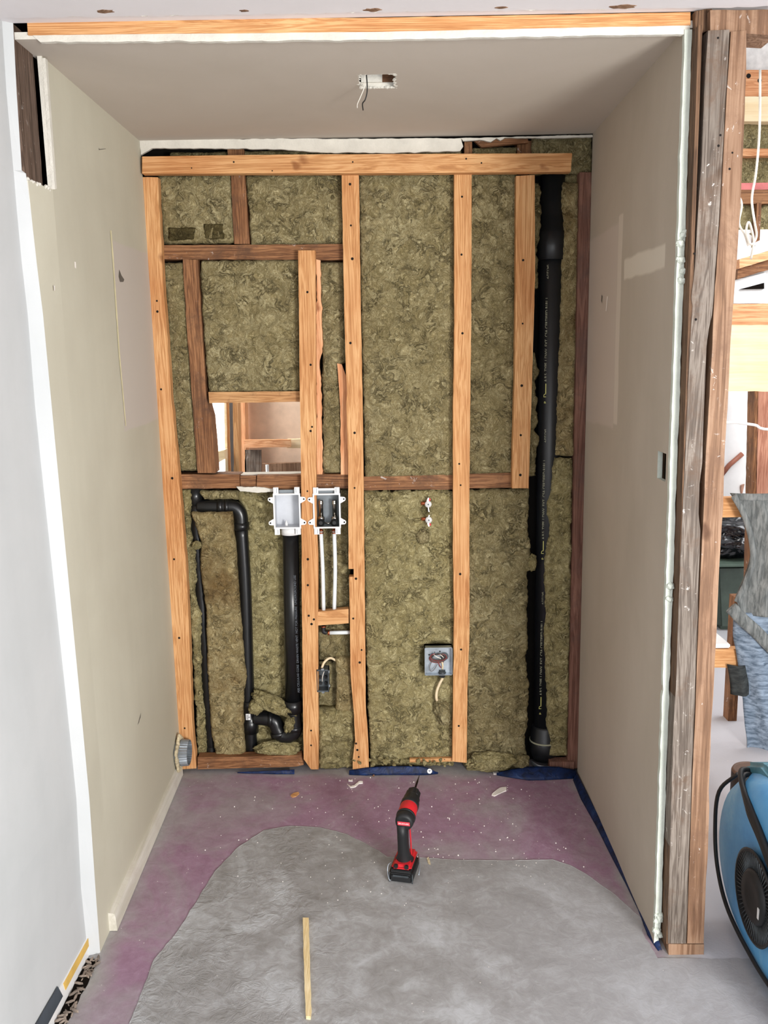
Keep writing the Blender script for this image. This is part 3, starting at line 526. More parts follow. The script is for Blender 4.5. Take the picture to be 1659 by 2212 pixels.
# ================================================================== INSULATION
Y0 = 0.03
batt('insulation_batt', [(-0.7588,2.2866),(-0.7493,2.0535)], [(-0.4943,2.2824),(-0.4898,2.0495)], 0.044, 'upper left batt under the top board, left of the short dark stud', lump=0.005)
batt('insulation_batt', [(-0.4418,2.2816),(-0.4334,2.0454)], [(-0.092,2.2761),(-0.0975,2.0401)], 0.044, 'second batt under the top board, right of the short dark stud')
batt('insulation_batt', [(-0.7533,1.9843),(-0.7551,1.5984),(-0.7383,1.2206)], [(-0.6765,1.9831),(-0.6764,1.764),(-0.6718,1.4956),(-0.6634,1.223)], 0.05, 'narrow crumpled batt between the far left stud and the dark leaning stud', lump=0.008, big=.006)
batt('insulation_batt', [(-0.6227,1.9888),(-0.6206,1.6968),(-0.6106,1.5201)], [(-0.2556,1.9831),(-0.2703,1.515)], 0.046, 'square smooth batt directly above the wall opening')
batt('insulation_batt', [(-0.1891,1.9772),(-0.187,1.6233),(-0.1932,1.2054)], [(-0.0956,1.9757),(-0.097,1.6169),(-0.1262,1.6056),(-0.1187,1.4189),(-0.1202,1.2043)], 0.052, 'narrow batt between the shorter stud and the middle stud, above the dark rail', lump=0.007)
batt('insulation_batt', [(-0.0394,2.2784),(-0.0399,1.7542),(-0.0371,1.1925)], [(0.3084,2.273),(0.3043,1.7489),(0.3034,1.1874)], 0.04, 'widest tall batt, right of the middle stud above the reddish rail')
batt('insulation_batt', [(0.3527,2.2754),(0.3537,1.1937)], [(0.5266,2.2726),(0.5269,1.7455),(0.5203,1.1911)], 0.046, 'tall batt left of the half height stud')
batt('insulation_batt', [(0.5778,2.2405),(0.5843,1.8727)], [(0.6041,2.2401),(0.6148,2.1802),(0.6092,2.1169),(0.6132,2.0691),(0.6043,1.9971),(0.6077,1.8723)], 0.05, 'thin upper strip of wool between the half height stud and the stack pipe', rag=.008)
batt('insulation_batt', [(0.5822,1.6416),(0.5742,1.1816)], [(0.5992,1.6414),(0.6066,1.5944),(0.6222,1.5773),(0.604,1.5355),(0.611,1.4079),(0.6032,1.3479),(0.6172,1.3304),(0.6082,1.2352),(0.6037,1.1811)], 0.05, 'thin lower strip of wool between the half height stud and the stack pipe', rag=.008)
batt('insulation_batt', [(0.6846,2.2389),(0.6824,2.1791),(0.6918,2.1156),(0.695,2.0358),(0.6881,1.8743),(0.6871,1.743),(0.68,1.5764),(0.6779,1.4068),(0.6753,1.2586)], [(0.7486,2.2379),(0.7496,1.2574)], 0.04, 'upper strip of wool right of the stack pipe', mat=WOOLS, rag=.006)
batt('insulation_batt', [(0.672,1.2517),(0.6651,1.1469),(0.6523,1.0765),(0.6511,1.0393),(0.6606,0.9964),(0.6481,0.8979),(0.6413,0.7674),(0.6511,0.7068),(0.6443,0.5663),(0.6557,0.4141),(0.6612,0.1788),(0.6729,0.1301),(0.663,0.064)], [(0.7429,1.2506),(0.7473,0.6962),(0.7474,0.0627)], 0.03, 'lower strip of wool right of the stack pipe', mat=WOOL2, rag=.005)
batt('insulation_batt', [(0.5759,2.3899),(0.5774,2.2719)], [(0.7876,2.3896),(0.7905,2.2685)], 0.035, 'piece of wool in the top right corner beside the end of the top board', lump=.012, big=.01)
batt('insulation_batt', [(0.3673,2.3592),(0.3674,2.3281)], [(0.5224,2.3629),(0.5228,2.3257)], 0.05, 'low mound of wool above the top board near the ceiling', lump=.008)
batt('insulation_batt', [(-0.7148,2.3669),(-0.7164,2.339)], [(0.3314,2.3535),(0.3314,2.3225)], 0.062, 'strip of wool glimpsed above the top board behind the white lip', lump=.006)
batt('insulation_batt', [(0.6955,2.27),(0.6961,2.2387)], [(0.7446,2.2692),(0.7453,2.2379)], 0.06, 'small dark tuft of wool above the strip right of the stack pipe', lump=.01)
batt('insulation_batt', [(-0.7352,1.1503),(-0.7256,0.5322),(-0.7272,0.08)], [(-0.7003,1.1498),(-0.6988,1.079),(-0.7122,0.9901),(-0.6931,0.9179),(-0.6961,0.7909),(-0.7078,0.7361),(-0.6831,0.662),(-0.6915,0.5317),(-0.6964,0.3617),(-0.6877,0.2079),(-0.6923,0.0795)], 0.045, 'crumbly strip of wool beside the far left stud, below the rail', mat=WOOL2, lump=.009, big=.006, rag=.008)
batt('insulation_batt', [(-0.6978,1.0648),(-0.6858,1.0254),(-0.6666,0.9535),(-0.6738,0.8452),(-0.6682,0.7813),(-0.6589,0.6801),(-0.6645,0.5313),(-0.6665,0.3422),(-0.664,0.1688),(-0.6498,0.0828)], [(-0.5437,1.0625),(-0.54,0.9875),(-0.5351,0.8975),(-0.5331,0.7811),(-0.5287,0.6763),(-0.5235,0.548),(-0.5205,0.4464),(-0.5133,0.4046),(-0.5305,0.3402),(-0.5363,0.2019),(-0.5341,0.0811)], 0.028, 'stained strip of wool standing proud between the two thin black pipes', mat=WOOLS, lump=.006, rag=.004)
batt('insulation_batt', [(-0.5506,1.1349),(-0.5173,1.084),(-0.5043,0.8835),(-0.5239,0.0529)], [(-0.2756,1.1308),(-0.3052,0.0458)], 0.09, 'recessed batt behind the washer standpipe', mat=WOOL2, thick=.04, lump=.008)
batt('insulation_batt', [(-0.6751,1.1428),(-0.6504,1.1105)], [(-0.5225,1.1405),(-0.5239,1.1086)], 0.06, 'scrap of wool above the black elbow under the rail', lump=.008)
batt('insulation_batt', [(-0.2217,1.1381),(-0.2278,0.665)], [(-0.0933,1.1361),(-0.1036,0.6632)], 0.078, 'batt behind the white water lines', thick=.05)
batt('insulation_batt', [(-0.233,0.6091),(-0.2335,0.4619)], [(-0.1048,0.6072),(-0.108,0.4601)], 0.066, 'dark batt piece below the block between the tall studs', thick=.06)
batt('insulation_batt', [(-0.1659,0.4789),(-0.1716,0.2487)], [(-0.1065,0.4781),(-0.0988,0.2477)], 0.034, 'narrow upright wool scrap right of the small dark switch box', mat=WOOLS, thick=.08)
batt('insulation_batt', [(-0.2361,0.4476),(-0.242,0.2345)], [(-0.159,0.4465),(-0.1642,0.2334)], 0.085, 'recessed wool behind the small dark switch box', thick=.04)
batt('insulation_batt', [(-0.2366,0.2689),(-0.2416,0.024)], [(-0.0929,0.2668),(-0.1035,0.022)], 0.032, 'torn lumpy wool at the foot of the bay between the tall studs', mat=WOOL2, lump=.014, big=.012)
vh = [(0.1882,1.0587),(0.1839,0.9639)]
batt('insulation_batt', [(-0.0451,1.1364),(-0.0462,0.5223),(-0.0372,0.023)], [(0.3033,1.1312),(0.3022,0.5172),(0.2941,0.0418)], 0.038, 'large lower batt behind the round valve handles and the square electrical box', mat=WOOL2, lump=.008, big=.006, rag=.006, ragz=.02, holes=((vh[0][0], vh[0][1], .016, .05), (vh[1][0], vh[1][1]+.012, .017, .012), (0.2355, 0.4656, .062, .05)))
batt('insulation_batt', [(0.3468,1.1341),(0.3456,-0.0061)], [(0.5818,1.1305),(0.5788,0.9529),(0.588,0.9168),(0.5998,0.8227),(0.5787,0.8157),(0.5823,0.5131),(0.5779,0.4379),(0.5901,0.3239),(0.5879,0.2088),(0.5744,0.1121),(0.5879,0.0533),(0.585,-0.0095)], 0.038, 'wide lower batt left of the stack pipe, stained white near its foot', mat=WOOL, lump=.009, big=.008, rag=.006, ragz=.01)
b0 = bpy.data.objects['insulation_batt']
def stamp(nm, l, r, y, mat, lab):
    o = batt(nm, l, r, y, None, mat=mat, thick=.012, lump=.003, rag=.003, res=.004, group=None, parent=b0); o['label'] = lab; o.location = -b0.location
DKW = wool('dark_pressed_wool', (70, 60, 38), (96, 86, 56), (126, 116, 82))
stamp('pressed_mark', [(-0.6029,2.1184),(-0.6025,2.0592)], [(-0.5266,2.1172),(-0.5225,2.0612)], .036, DKW, 'dark square pressed mark at the batt foot')
stamp('pressed_mark', [(-0.7295,2.1076),(-0.729,2.058)], [(-0.6234,2.1059),(-0.6358,2.0581)], .037, DKW, 'dark creased band at the batt foot')
stamp('pale_fold', [(-0.5856,2.0638),(-0.5687,2.1051)], [(-0.569,2.0635),(-0.5604,2.1049)], .031, WOOL, 'left leg of the pale fold'); stamp('pale_fold', [(-0.5571,2.1049),(-0.5522,2.0665)], [(-0.5521,2.1048),(-0.5323,2.0662)], .031, WOOL, 'right leg of the pale fold')
# loose torn lumps
def lump(name, c, rx, ry, rz, label, rot=0, mat=None, parent=None):
    bm = bmesh.new(); bmesh.ops.create_icosphere(bm, subdivisions=5, radius=1); sd = random.uniform(0, 50)
    for v in bm.verts:
        q = v.co*2.2+Vector((sd, 0, 0)); d = 1+0.28*noise.noise(q)+0.16*(1-2*abs(noise.noise(q*2.5)))+0.07*noise.noise(q*6); v.co = Vector((v.co.x*rx*d, v.co.y*ry*d, v.co.z*rz*d))
    o = mk(name, bm, mat or WOOL2, parent, smooth=True, label=label, category='insulation scrap', group=GW); o.location = c; o.rotation_euler = (0, rot, 0); return o
def at(p, y): return (p[0], y, p[1])
lump('wool_scrap', at((-0.4104,0.2963), 0.035), .085, .035, .028, 'long torn lump of wool lying across the black trap', rot=0.5)
lump('wool_scrap', at((-0.4836,0.2859), 0.035), .026, .028, .026, 'round tuft of wool at the left end of the long torn lump above the trap')
lump('wool_scrap', at((-0.3512,0.2185), 0.02), .018, .022, .032, 'small wool tuft caught in the bend of the black trap', rot=.3)
lump('wool_scrap', at((-0.4025,0.1105), 0.04), .085, .035, .028, 'heap of torn wool on the bottom plate under the black trap')
lump('wool_scrap', at((-0.6814,0.9393), 0.035), .016, .02, .014, 'small wool tuft bridging the thin black pipe near the left stud')
lump('wool_scrap', at((0.5586,0.0478), 0.02), .03, .03, .028, 'wool tuft beside the foot of the stack pipe', mat=WOOL)
lump('wool_scrap', at((0.441,0.0554), 0.01), .09, .028, .034, 'ragged wool heap spilling over the navy membrane, left of the stack pipe')
lump('wool_scrap', at((0.2491,0.2618), 0.02), .026, .025, .05, 'bulging tongue of wool under the cream cable', rot=-.3, mat=WOOL)
lump('wool_scrap', at((0.5959,0.8536), 0.03), .014, .016, .03, 'torn flap of wool overlapping the left side of the stack pipe')
lump('wool_plug', at((0.1782,0.9589), 0.036), .021, .014, .024, 'round cut plug of wool below the two valve handles', mat=WOOL)
bm = bmesh.new()
for k in range(40):
    x = random.uniform(-.13, .28); bmesh.ops.create_icosphere(bm, subdivisions=2, radius=random.uniform(.004, .010), matrix=Matrix.Translation((x, random.uniform(-.004, .02), random.uniform(.03, .055))))
for v in bm.verts: v.co += Vector((noise.noise(v.co*60), noise.noise(v.co*60+Vector((5, 5, 5))), noise.noise(v.co*60+Vector((9, 1, 5)))))*0.008
mk('wool_crumbs', bm, WOOL2, smooth=True, label='crumbled wool shreds along the foot of the large lower batt', category='insulation', kind='stuff')
# ================================================================== DRAIN PIPES
t = emp('stack_pipe', (0.6614, 0.085, 0.0), 'thick black vertical stack pipe in the right bay of the back wall', 'pipe')
sx = t.location.x
bm = bmesh.new(); tube(bm, [(sx, .085, .03), (sx, .085, 2.42)], .0445, 28, smooth=False); mk('pipe_barrel', bm, BLK2, t)
bm = bmesh.new(); lathe(bm, [(0, .05), (.001, .0525), (.10, .0525), (.101, .0465), (.155, .0465)], (sx, .085, 1.9732), (0, 0, 1), 28); mk('coupling', bm, BLK2, t)
bm = bmesh.new(); lathe(bm, [(0, .044), (.01, .05), (.03, .058), (.075, .0585), (.08, .0555), (.13, .052), (.14, .046)], (sx, .085, .035), (0, 0, 1), 28); mk('base_coupling', bm, BLK2, t)
bm = bmesh.new(); lathe(bm, [(0, .0590), (.003, .0596), (.006, .0590)], (sx, .085, .108), (0, 0, 1), 28); mk('glue_ring', bm, PRT, t)
bm = bmesh.new(); tube(bm, [(sx-.055, .05, .028), (sx-.03, .02, .024), (sx+.01, .015, .022), (sx+.045, .03, .03), (sx+.062, .045, .04)], .0085, 10, flat=0.2)
for a in range(-3, 4): bmesh.ops.create_uvsphere(bm, u_segments=8, v_segments=6, radius=.0026, matrix=Matrix.Translation((sx+a*.013, .0115+abs(a)*.0022, .0225+(.003*max(0, a)-.001))))
for q in bm.faces:
    if q.calc_area() < 6e-6: q.material_index = 1
mk('perforated_strap', bm, [GALV, HOLE], t, label='galvanised perforated strap around the foot')
ROT = (math.pi/2, -math.pi/2, 0)
def vtext(s, px_x, z0, size, mat, par, y, nm='print'):
    return text(nm, s, (px_x, y, z0), ROT, size, mat, par)
for z in (0.233, 0.8599, 1.4549):
    vtext('P', sx-.022, z, .015, YEL, t, .0458); vtext('D', sx-.022, z+.022, .020, YEL, t, .0458)
    bm = bmesh.new(); box(bm, (sx-.0235, .0452, z+.037), (sx-.0205, .0462, z+.073)); mk('print', bm, YEL, t)
    vtext('A.B.S. TYPE 1 DWV  EXT  CSA CERTIFIED B181.1', sx-.022, z+.08, .0145, PRT, t, .0458)
    vtext('4-DT1245', sx-.020, z-.30+.62+.13, .012, PRT, t, .0448)
# thin vent pipes on the left
t = emp('vent_pipe', (-0.70, 0.09, 0.0), 'thin black pipe in the narrow gap near the far left stud', 'pipe')
xa = -0.689; xb = -0.6753; zt = 1.1613
bm = bmesh.new(); tube(bm, [(xa, .085, zt+.03), (xa+.0, .085, .9), (xb-.004, .085, .45), (xb, .085, .05)], .0245, 18); mk('pipe_barrel', bm, BLK, t)
bm = bmesh.new(); lathe(bm, [(0, .0245), (.005, .03), (.05, .03), (.05, .0275), (.13, .0275), (.13, .031), (.17, .031)], (xa, .085, 1.036), (0, 0, 1), 20); mk('tee_fitting', bm, BLK, t)
bm = bmesh.new(); lathe(bm, [(0, .034), (.03, .034), (.035, .026), (.06, .025)], (xb, .085, .045), (0, 0, 1), 20); mk('foot_coupling', bm, BLK, t)
t = emp('drain_pipe', (-0.60, 0.08, 0.0), 'black drain pipe with a sideways elbow at its top and a sticker near its foot', 'pipe')
zc = 1.0794; xe = -0.5179; xf = -0.5129
bm = bmesh.new(); tube(bm, [(xe+.002, .075, zc-.075), (xe+.006, .075, .75), (xf-.004, .075, .35), (xf, .075, .05)], .0245, 20); mk('pipe_barrel', bm, BLK, t)
bm = bmesh.new(); tube(bm, [(xa+.01, .08, zc+.002), (xa+.05, .077, zc), (xe-.06, .075, zc), (xe-.02, .075, zc-.004), (xe, .075, zc-.03), (xe+.002, .075, zc-.075)], .027, 20, k=8); mk('elbow', bm, BLK, t)
bm = bmesh.new(); lathe(bm, [(0, .0295), (.022, .0295), (.022, .0275), (.028, .0275), (.028, .0295), (.045, .0295)], (xe-.085, .0765, zc), (1, 0, 0), 20); mk('collar', bm, BLK, t)
bm = bmesh.new(); lathe(bm, [(0, .028), (0, .031), (.028, .031), (.028, .028)], (xe+.002, .075, zc-.09), (0, 0, 1), 20); mk('collar', bm, BLK, t)
zj = 0.2238
bm = bmesh.new(); lathe(bm, [(-.06, .0255), (-.06, .031), (-.012, .031), (-.01, .029), (.045, .029), (.048, .033), (.075, .033), (.075, .026)], (xf, .075, zj), (0, 0, 1), 22); mk('tee_fitting', bm, BLK, t)
zs = zj+.018
bm = bmesh.new(); box(bm, (xf-.012, .0395, zs-.012), (xf+.006, .0425, zs+.013)); st = mk('sticker', bm, WHP, t, label='small white product sticker')
bm = bmesh.new()
for k in range(7): box(bm, (xf-.010, .0388, zs-.010+k*.003), (xf-.010+random.choice((.008, .012, .014)), .0396, zs-.0088+k*.003))
o = mk('sticker_print', bm, WIREB, st)
# washer standpipe + trap
t = emp('standpipe', (-0.40, 0.05, 0.0), 'black washer standpipe running down from the left outlet box into a curved trap', 'pipe')
xs0 = -0.3245; xs1 = -0.3376; zs0 = 0.9843; zs1 = 0.2895
bm = bmesh.new(); tube(bm, [(xs0, .045, zs0), (xs1, .045, zs1)], .031, 24, smooth=False); mk('pipe_barrel', bm, BLK, t)
vtext('ABS CELLULAR CORE  DRAIN WASTE VENT  NOT FOR PRESSURE  UNDERGROUND USE', xs0+.014, zs1+.06, .012, SIL, t, .0162)
bm = bmesh.new(); lathe(bm, [(0, .033), (0, .037), (.05, .037), (.05, .033)], (xs1, .045, zs1-.03), (0, 0, 1), 22); mk('collar', bm, BLK, t)
zb = 0.1645; xt = xf
bm = bmesh.new(); tube(bm, [(xs1, .045, zs1-.03), (xs1+.003, .045, zb+.05), (xs1+.001, .045, zb+.012), (xs1-.022, .047, zb-.006), (xs1-.05, .05, zb-.004), (xs1-.066, .052, zb+.022), (xs1-.078, .055, zb+.052), (xs1-.11, .06, zb+.062), (xf+.02, .07, zb+.064)], .029, 22, k=8); mk('trap', bm, BLK, t)
for (c, ax) in (((xs1+.002, .045, zb+.02), (0, 0, 1)), ((xs1-.064, .052, zb+.012), (0.25, 0, -1)), ((xs1-.10, .058, zb+.06), (1, 0, 0))):
    bm = bmesh.new(); lathe(bm, [(0, .028), (0, .0335), (.018, .0335), (.018, .028)], c, ax, 22); mk('collar', bm, BLK, t)
# ================================================================== OUTLET BOXES
def outlet(x0, x1, z0, z1, name, label, inner, dx):
    t = emp(name, ((x0+x1)/2, 0.0, z0), label, 'outlet box'); W = x1-x0; H = z1-z0; yf, yb = -.006, .060; th = .0035; bm = bmesh.new()
    for a, b in (((x0, yf, z0), (x0+th, yb, z1)), ((x1-th, yf, z0), (x1, yb, z1)), ((x0, yf, z0), (x1, yb, z0+th)), ((x0, yf, z1-th), (x1, yb, z1)), ((x0, yb, z0), (x1, yb+.003, z1))): box(bm, a, b)
    mk('box_body', bm, inner, t)
    bm = bmesh.new(); R = .0045
    for a, b in (((x0-.001, yf-.003, z0-.001), (x0+R, yf+.004, z1+.001)), ((x1-R, yf-.003, z0-.001), (x1+.001, yf+.004, z1+.001)), ((x0+R, yf-.003, z0-.001), (x1-R, yf+.004, z0+R)), ((x0+R, yf-.003, z1-R), (x1-R, yf+.004, z1+.001))): box(bm, a, b)
    mk('rim', bm, WHP, t)
    for sx_, zc_ in ((-1, z1-.022), (-1, z0+.022), (1, z1-.022), (1, z0+.022)):
        xe_ = x0 if sx_ < 0 else x1; sg = 1 if zc_ > (z0+z1)/2 else -1; L = .020; bm = bmesh.new()
        pts = [(xe_, zc_+.010*sg), (xe_+sx_*(L-.006), zc_+.009*sg)]+[(xe_+sx_*(L-.006+.007*math.sin(a)), zc_+.001*sg+.008*sg*math.cos(a)) for a in (0.5, 1.0, 1.57, 2.1, 2.7)]+[(xe_, zc_-.016*sg)]
        prism(bm, pts, -.006, -.0015); disc(bm, (xe_+sx_*(L-.006), zc_+.001*sg), .0032, -.0065); mk('mounting_ear', bm, [WHP, HOLE], t)
    for xa_, xb_ in ((x0+.001, x0+.020), (x1-.020, x1-.001)):
        for za, zb_ in ((z1+.001, z1+.024), (z0-.024, z0-.001)):
            bm = bmesh.new(); box(bm, (xa_, -.008, za), (xb_, .002, zb_)); box(bm, (xa_+.012 if xa_ < (x0+x1)/2 else xa_+.005, -.0086, za+.003), (xa_+.0135 if xa_ < (x0+x1)/2 else xa_+.0065, -.0078, zb_-.003), 1)
            mk('bracket_tab', bm, [WHP, GRI], t)
    bx('back_lip', (x0+.02, .01, z1+.0), (x1-.02, .03, z1+.012), GRI, t)
    return t
bl = [(-0.3789,1.1382),(-0.2794,1.0067)]; br = [(-0.2305,1.136),(-0.1301,1.0062)]
t1 = outlet(bl[0][0], bl[1][0], bl[1][1], bl[0][1], 'outlet_box', 'empty white washer drain box on the left of the pair', WHI, 0)
cx = (bl[0][0]+bl[1][0])/2
bm = bmesh.new(); lathe(bm, [(0, .031), (0, .036), (.03, .036), (.03, .031)], (cx+.006, .036, bl[1][1]-.030), (0, 0, 1), 24); mk('drain_socket', bm, WHP, t1)
bm = bmesh.new(); lathe(bm, [(0, .006), (.012, .006), (.016, .003), (.022, .002)], (cx-.008, .03, bl[1][1]+.002), (0, 0, 1), 12); mk('test_nipple', bm, WHP, t1)
t2 = outlet(br[0][0], br[1][0], br[1][1], br[0][1], 'outlet_box', 'white water outlet box with two chrome valves, right of the pair', GRI, 0)
for px in (692, 722):
    pass
for (x, zt_) in ((-0.2048, br[0][1]), (-0.1542, br[0][1])):
    v = emp('valve', (0, 0, 0), '', ''); v.parent = t2; del v['label']; del v['category']; v.location = Vector((x, .03, br[1][1]))-t2.location
    v['label'] = 'chrome supply valve with black knob'
    zb2 = br[1][1]
    def mkv(nm, bm, mt):
        o = mk(nm, bm, mt, None); o.parent = v; o.location = -Vector((x, .03, zb2)); return o
    bm = bmesh.new(); lathe(bm, [(0, .0085), (.045, .0085), (.047, .010), (.05, .010), (.056, .009), (.058, .0095), (.063, .008)], (x, .03, zb2+.038), (0, 0, 1), 18); mkv('arrestor_tube', bm, CHROME)
    bm = bmesh.new(); lathe(bm, [(0, .007), (.02, .013), (.03, .013), (.036, .009)], (x, .03, zb2+.004), (0, 0, 1), 14); mkv('valve_body', bm, CHROME)
    bm = bmesh.new(); lathe(bm, [(0, .006), (.012, .008), (.014, .0145), (.024, .0145), (.026, .007), (.0265, .007)], (x, .026, zb2+.018), (0, -1, 0), 18); mkv('knob', bm, RUB)
bm = bmesh.new(); x1_, x2_ = -0.2048, -0.1542; tube(bm, [(x1_+.01, .03, br[1][1]+.014), ((x1_+x2_)/2, .024, br[1][1]+.012), (x2_-.01, .03, br[1][1]+.014)], .003, 8); mk('link_bar', bm, CHROME, t2)
bm = bmesh.new(); box(bm, (br[0][0]+.02, -.004, br[0][1]+.012), (br[1][0]-.02, .004, br[0][1]+.02)); mk('top_bar', bm, WHP, t2)
# PEX lines
for (pa, lab) in (([(-0.2071,0.9881),(-0.2041,0.8406),(-0.2049,0.68)], 'left white water line dropping from the valve outlet box'), ([(-0.1563,0.9873),(-0.1565,0.8399),(-0.164,0.6794)], 'right white water line dropping from the valve outlet box')):
    t = emp('water_line', (pa[0][0], .03, pa[2][1]), lab, 'pipe'); pp = [(p[0], .022, p[1]) for p in pa]
    pipe('tube', pp, .0075, PEX, t, seg=14)
    for dz in (.006, -.003): pipe('crimp_ring', [(pp[0][0], .022, pp[0][2]+dz), (pp[0][0], .022, pp[0][2]+dz-.005)], .0095, COPPER, t, smooth=False)
    pipe('stem', [(pp[0][0], .022, pp[0][2]+.005), (pp[0][0], .022, pp[0][2]+.022)], .006, COPPER, t, smooth=False)
pa = [(-0.2073,0.6142),(-0.2079,0.5919),(-0.1955,0.5861),(-0.1041,0.5866)]
t = emp('water_elbow', at(pa[1], .03), 'black elbow and short white pipe turning right under the block', 'pipe')
pipe('elbow', [at(pa[0], .03), at(pa[1], .03), at(pa[2], .03)], .0085, RUB, t, seg=12); pipe('tube', [(pa[2][0]+.004, .03, pa[2][1]), (pa[3][0], .03, pa[3][1])], .0075, PEX, t, seg=14, smooth=False)
pipe('crimp_ring', [(pa[2][0]+.004, .03, pa[2][1]), (pa[2][0]+.011, .03, pa[2][1])], .0095, COPPER, t, smooth=False); pipe('crimp_ring', [at(pa[0], .03), (pa[0][0], .03, pa[0][1]-.005)], .0095, COPPER, t, smooth=False)
# shut-off valves with round white handles
for p, s, lab in (((0.1993,1.0884), 1, 'upper round white and red valve handle poking out of the wool'), ((0.2006,1.0284), -1, 'lower round white and red valve handle poking out of the wool')):
    t = emp('shutoff_valve', (p[0], .03, p[1]), lab, 'valve')
    bm = bmesh.new(); lathe(bm, [(0, .004), (.002, .0125), (.006, .0125), (.008, .006), (.010, .005)], (p[0], .012, p[1]), (0, -1, 0), 20)
    mk('handle', bm, WHP, t)
    bm = bmesh.new(); c_ = lambda a, b: (p[0]+a, p[1]+b)
    prism(bm, [c_(-.004, .009*s), c_(-.006, .014*s), c_(-.001, .026*s), c_(.003, .024*s), c_(.002, .012*s)], .005, .009); prism(bm, [c_(-.002, -.01*s), c_(.002, -.012*s), c_(.005, -.03*s if s > 0 else -.018*s), c_(0, -.028*s if s > 0 else -.02*s)], .005, .009)
    mk('handle_fin', bm, WHP, t)
    bm = bmesh.new(); prism(bm, [c_(.001, .012*s), c_(.006, .012*s), c_(.010, .019*s), c_(.004, .023*s)], .007, .011); mk('red_tab', bm, REDP, t, label='red tab behind the handle')
    bm = bmesh.new(); lathe(bm, [(0, .0035), (.004, .0035)], (p[0], .004, p[1]), (0, -1, 0), 12); mk('screw', bm, GALVD, t)
    pipe('stem', [(p[0], .008, p[1]), (p[0], .05, p[1])], .006, COPPER, t, smooth=False); pipe('copper_stub', [(p[0]-.026, .034, p[1]-.001), (p[0]-.004, .034, p[1])], .0065, COPPER, t, smooth=False)
# square electrical box
e = [(0.1808,0.5327),(0.2873,0.421)]
x0, x1, z1, z0 = e[0][0], e[1][0], e[0][1], e[1][1]
t = emp('electrical_box', ((x0+x1)/2, 0, z0), 'square grey metal junction box with coiled wires beside the stud', 'electrical box')
bm = bmesh.new()
for a, b in (((x0, .0, z0), (x0+.0025, .045, z1)), ((x1-.0025, .0, z0), (x1, .045, z1)), ((x0, .0, z0), (x1, .045, z0+.0025)), ((x0, .0, z1-.0025), (x1, .045, z1)), ((x0, .026, z0), (x1, .045, z1))): box(bm, a, b)
bmesh.ops.translate(bm, verts=bm.verts, vec=(0, -.008, 0)); mk('box_body', bm, GALV, t)
for (dx_, dz_, r_) in ((.018, .075, .003), (.06, .088, .003), (.04, .085, .002)):
    bm = bmesh.new(); disc(bm, (x0+dx_, z0+dz_), r_, .0172, 0); mk('screw_hole', bm, HOLE, t)
bm = bmesh.new(); disc(bm, (x1-.03, z0+.068), .017, .0175, 0, seg=20); mk('knockout', bm, GALVD, t)
cxm, czm = (x0+x1)/2, (z0+z1)/2+.01
for k, (mt, rr) in enumerate(((WIRER, .033), (WIREG, .030), (WIRER, .026), (WIREG, .028), (WIREB, .022), (WIRER, .030), (WIREG, .024))):
    pts = [(cxm+rr*math.cos(a)*1.05,   .014-.002*k, czm+rr*.52*math.sin(a)+.002*k-.006) for a in [k*.4+j*0.6 for j in range(10)]]; pipe('wire_coil', pts, .0016, mt, t, seg=6)
pipe('white_lead', [(cxm-.020, .008, czm+.014), (cxm-.004, .004, czm+.004), (cxm+.010, .006, czm-.003)], .0022, WIREW, t, seg=6, label='white wire'); pipe('white_lead', [(cxm+.006, .008, czm+.012), (cxm+.016, .005, czm+.006), (cxm+.020, .008, czm-.002)], .0018, WIREW, t, seg=6, label='white wire')
pipe('ground_wire', [(cxm-.025, .010, czm-.016), (cxm-.034, .006, czm-.036), (cxm-.030, .003, czm-.052), (cxm-.018, .005, czm-.048), (cxm-.004, .008, czm-.026)], .0013, WIREG, t, seg=6)
pipe('red_lead', [(cxm-.002, .012, czm-.016), (cxm+.004, .008, czm-.030), (cxm+.010, .012, czm-.042)], .0022, WIRER, t, seg=6); pipe('cable_end', [(cxm+.014, .014, czm-.018), (cxm+.017, .012, czm-.032), (cxm+.016, .018, czm-.05)], .0035, CREAM, t, seg=8)
bm = bmesh.new(); lathe(bm, [(0, .013), (.008, .013), (.008, .0155), (.014, .0155), (.014, .012), (.03, .012)], (cxm+.015, .02, z0+.014), (0, 0, -1), 14); mk('cable_connector', bm, GALVD, t)
cp = [(0.2514,0.4009),(0.2388,0.3785),(0.2279,0.3504),(0.2259,0.322),(0.2348,0.2915)]
pipe('power_cable', [(p[0], .018-.004*i+(.03 if i == 4 else 0), p[1]) for i, p in enumerate(cp)], .0055, CREAM, seg=12, label='cream cable curving down from the square junction box into the wool', category='cable')
# small handy box
e = [(-0.2366,0.4493),(-0.1906,0.3583)]
x0, x1, z1, z0 = e[0][0], e[1][0], e[0][1], e[1][1]
t = emp('switch_box', ((x0+x1)/2, 0, z0), 'small dark metal switch box on the right side of the shorter stud', 'electrical box')
bm = bmesh.new()
for a, b in (((x0, -.004, z0), (x0+.002, .045, z1)), ((x1-.002, -.004, z0), (x1, .045, z1)), ((x0, -.004, z0), (x1, .045, z0+.006)), ((x0, -.004, z1-.006), (x1, .045, z1)), ((x0, .042, z0), (x1, .045, z1))): box(bm, a, b)
mk('box_body', bm, GALVD, t)
for zz in (z1-.002, z0-.004): bx('screw_lug', ((x0+x1)/2-.005, -.006, zz), ((x0+x1)/2+.005, -.002, zz+.006), GALV, t)
for zz in (z1-.014, z0+.02): bx('side_tab', (x1, -.004, zz), (x1+.004, .003, zz+.010), GALV, t)
for zz in (.03, .055):
    for dx_ in (.012, .032):
        bm = bmesh.new(); lathe(bm, [(0, .006), (.006, .006)], (x0+dx_, .036, z0+zz-.008), (0, -1, 0), 12); mk('knockout', bm, RUB, t)
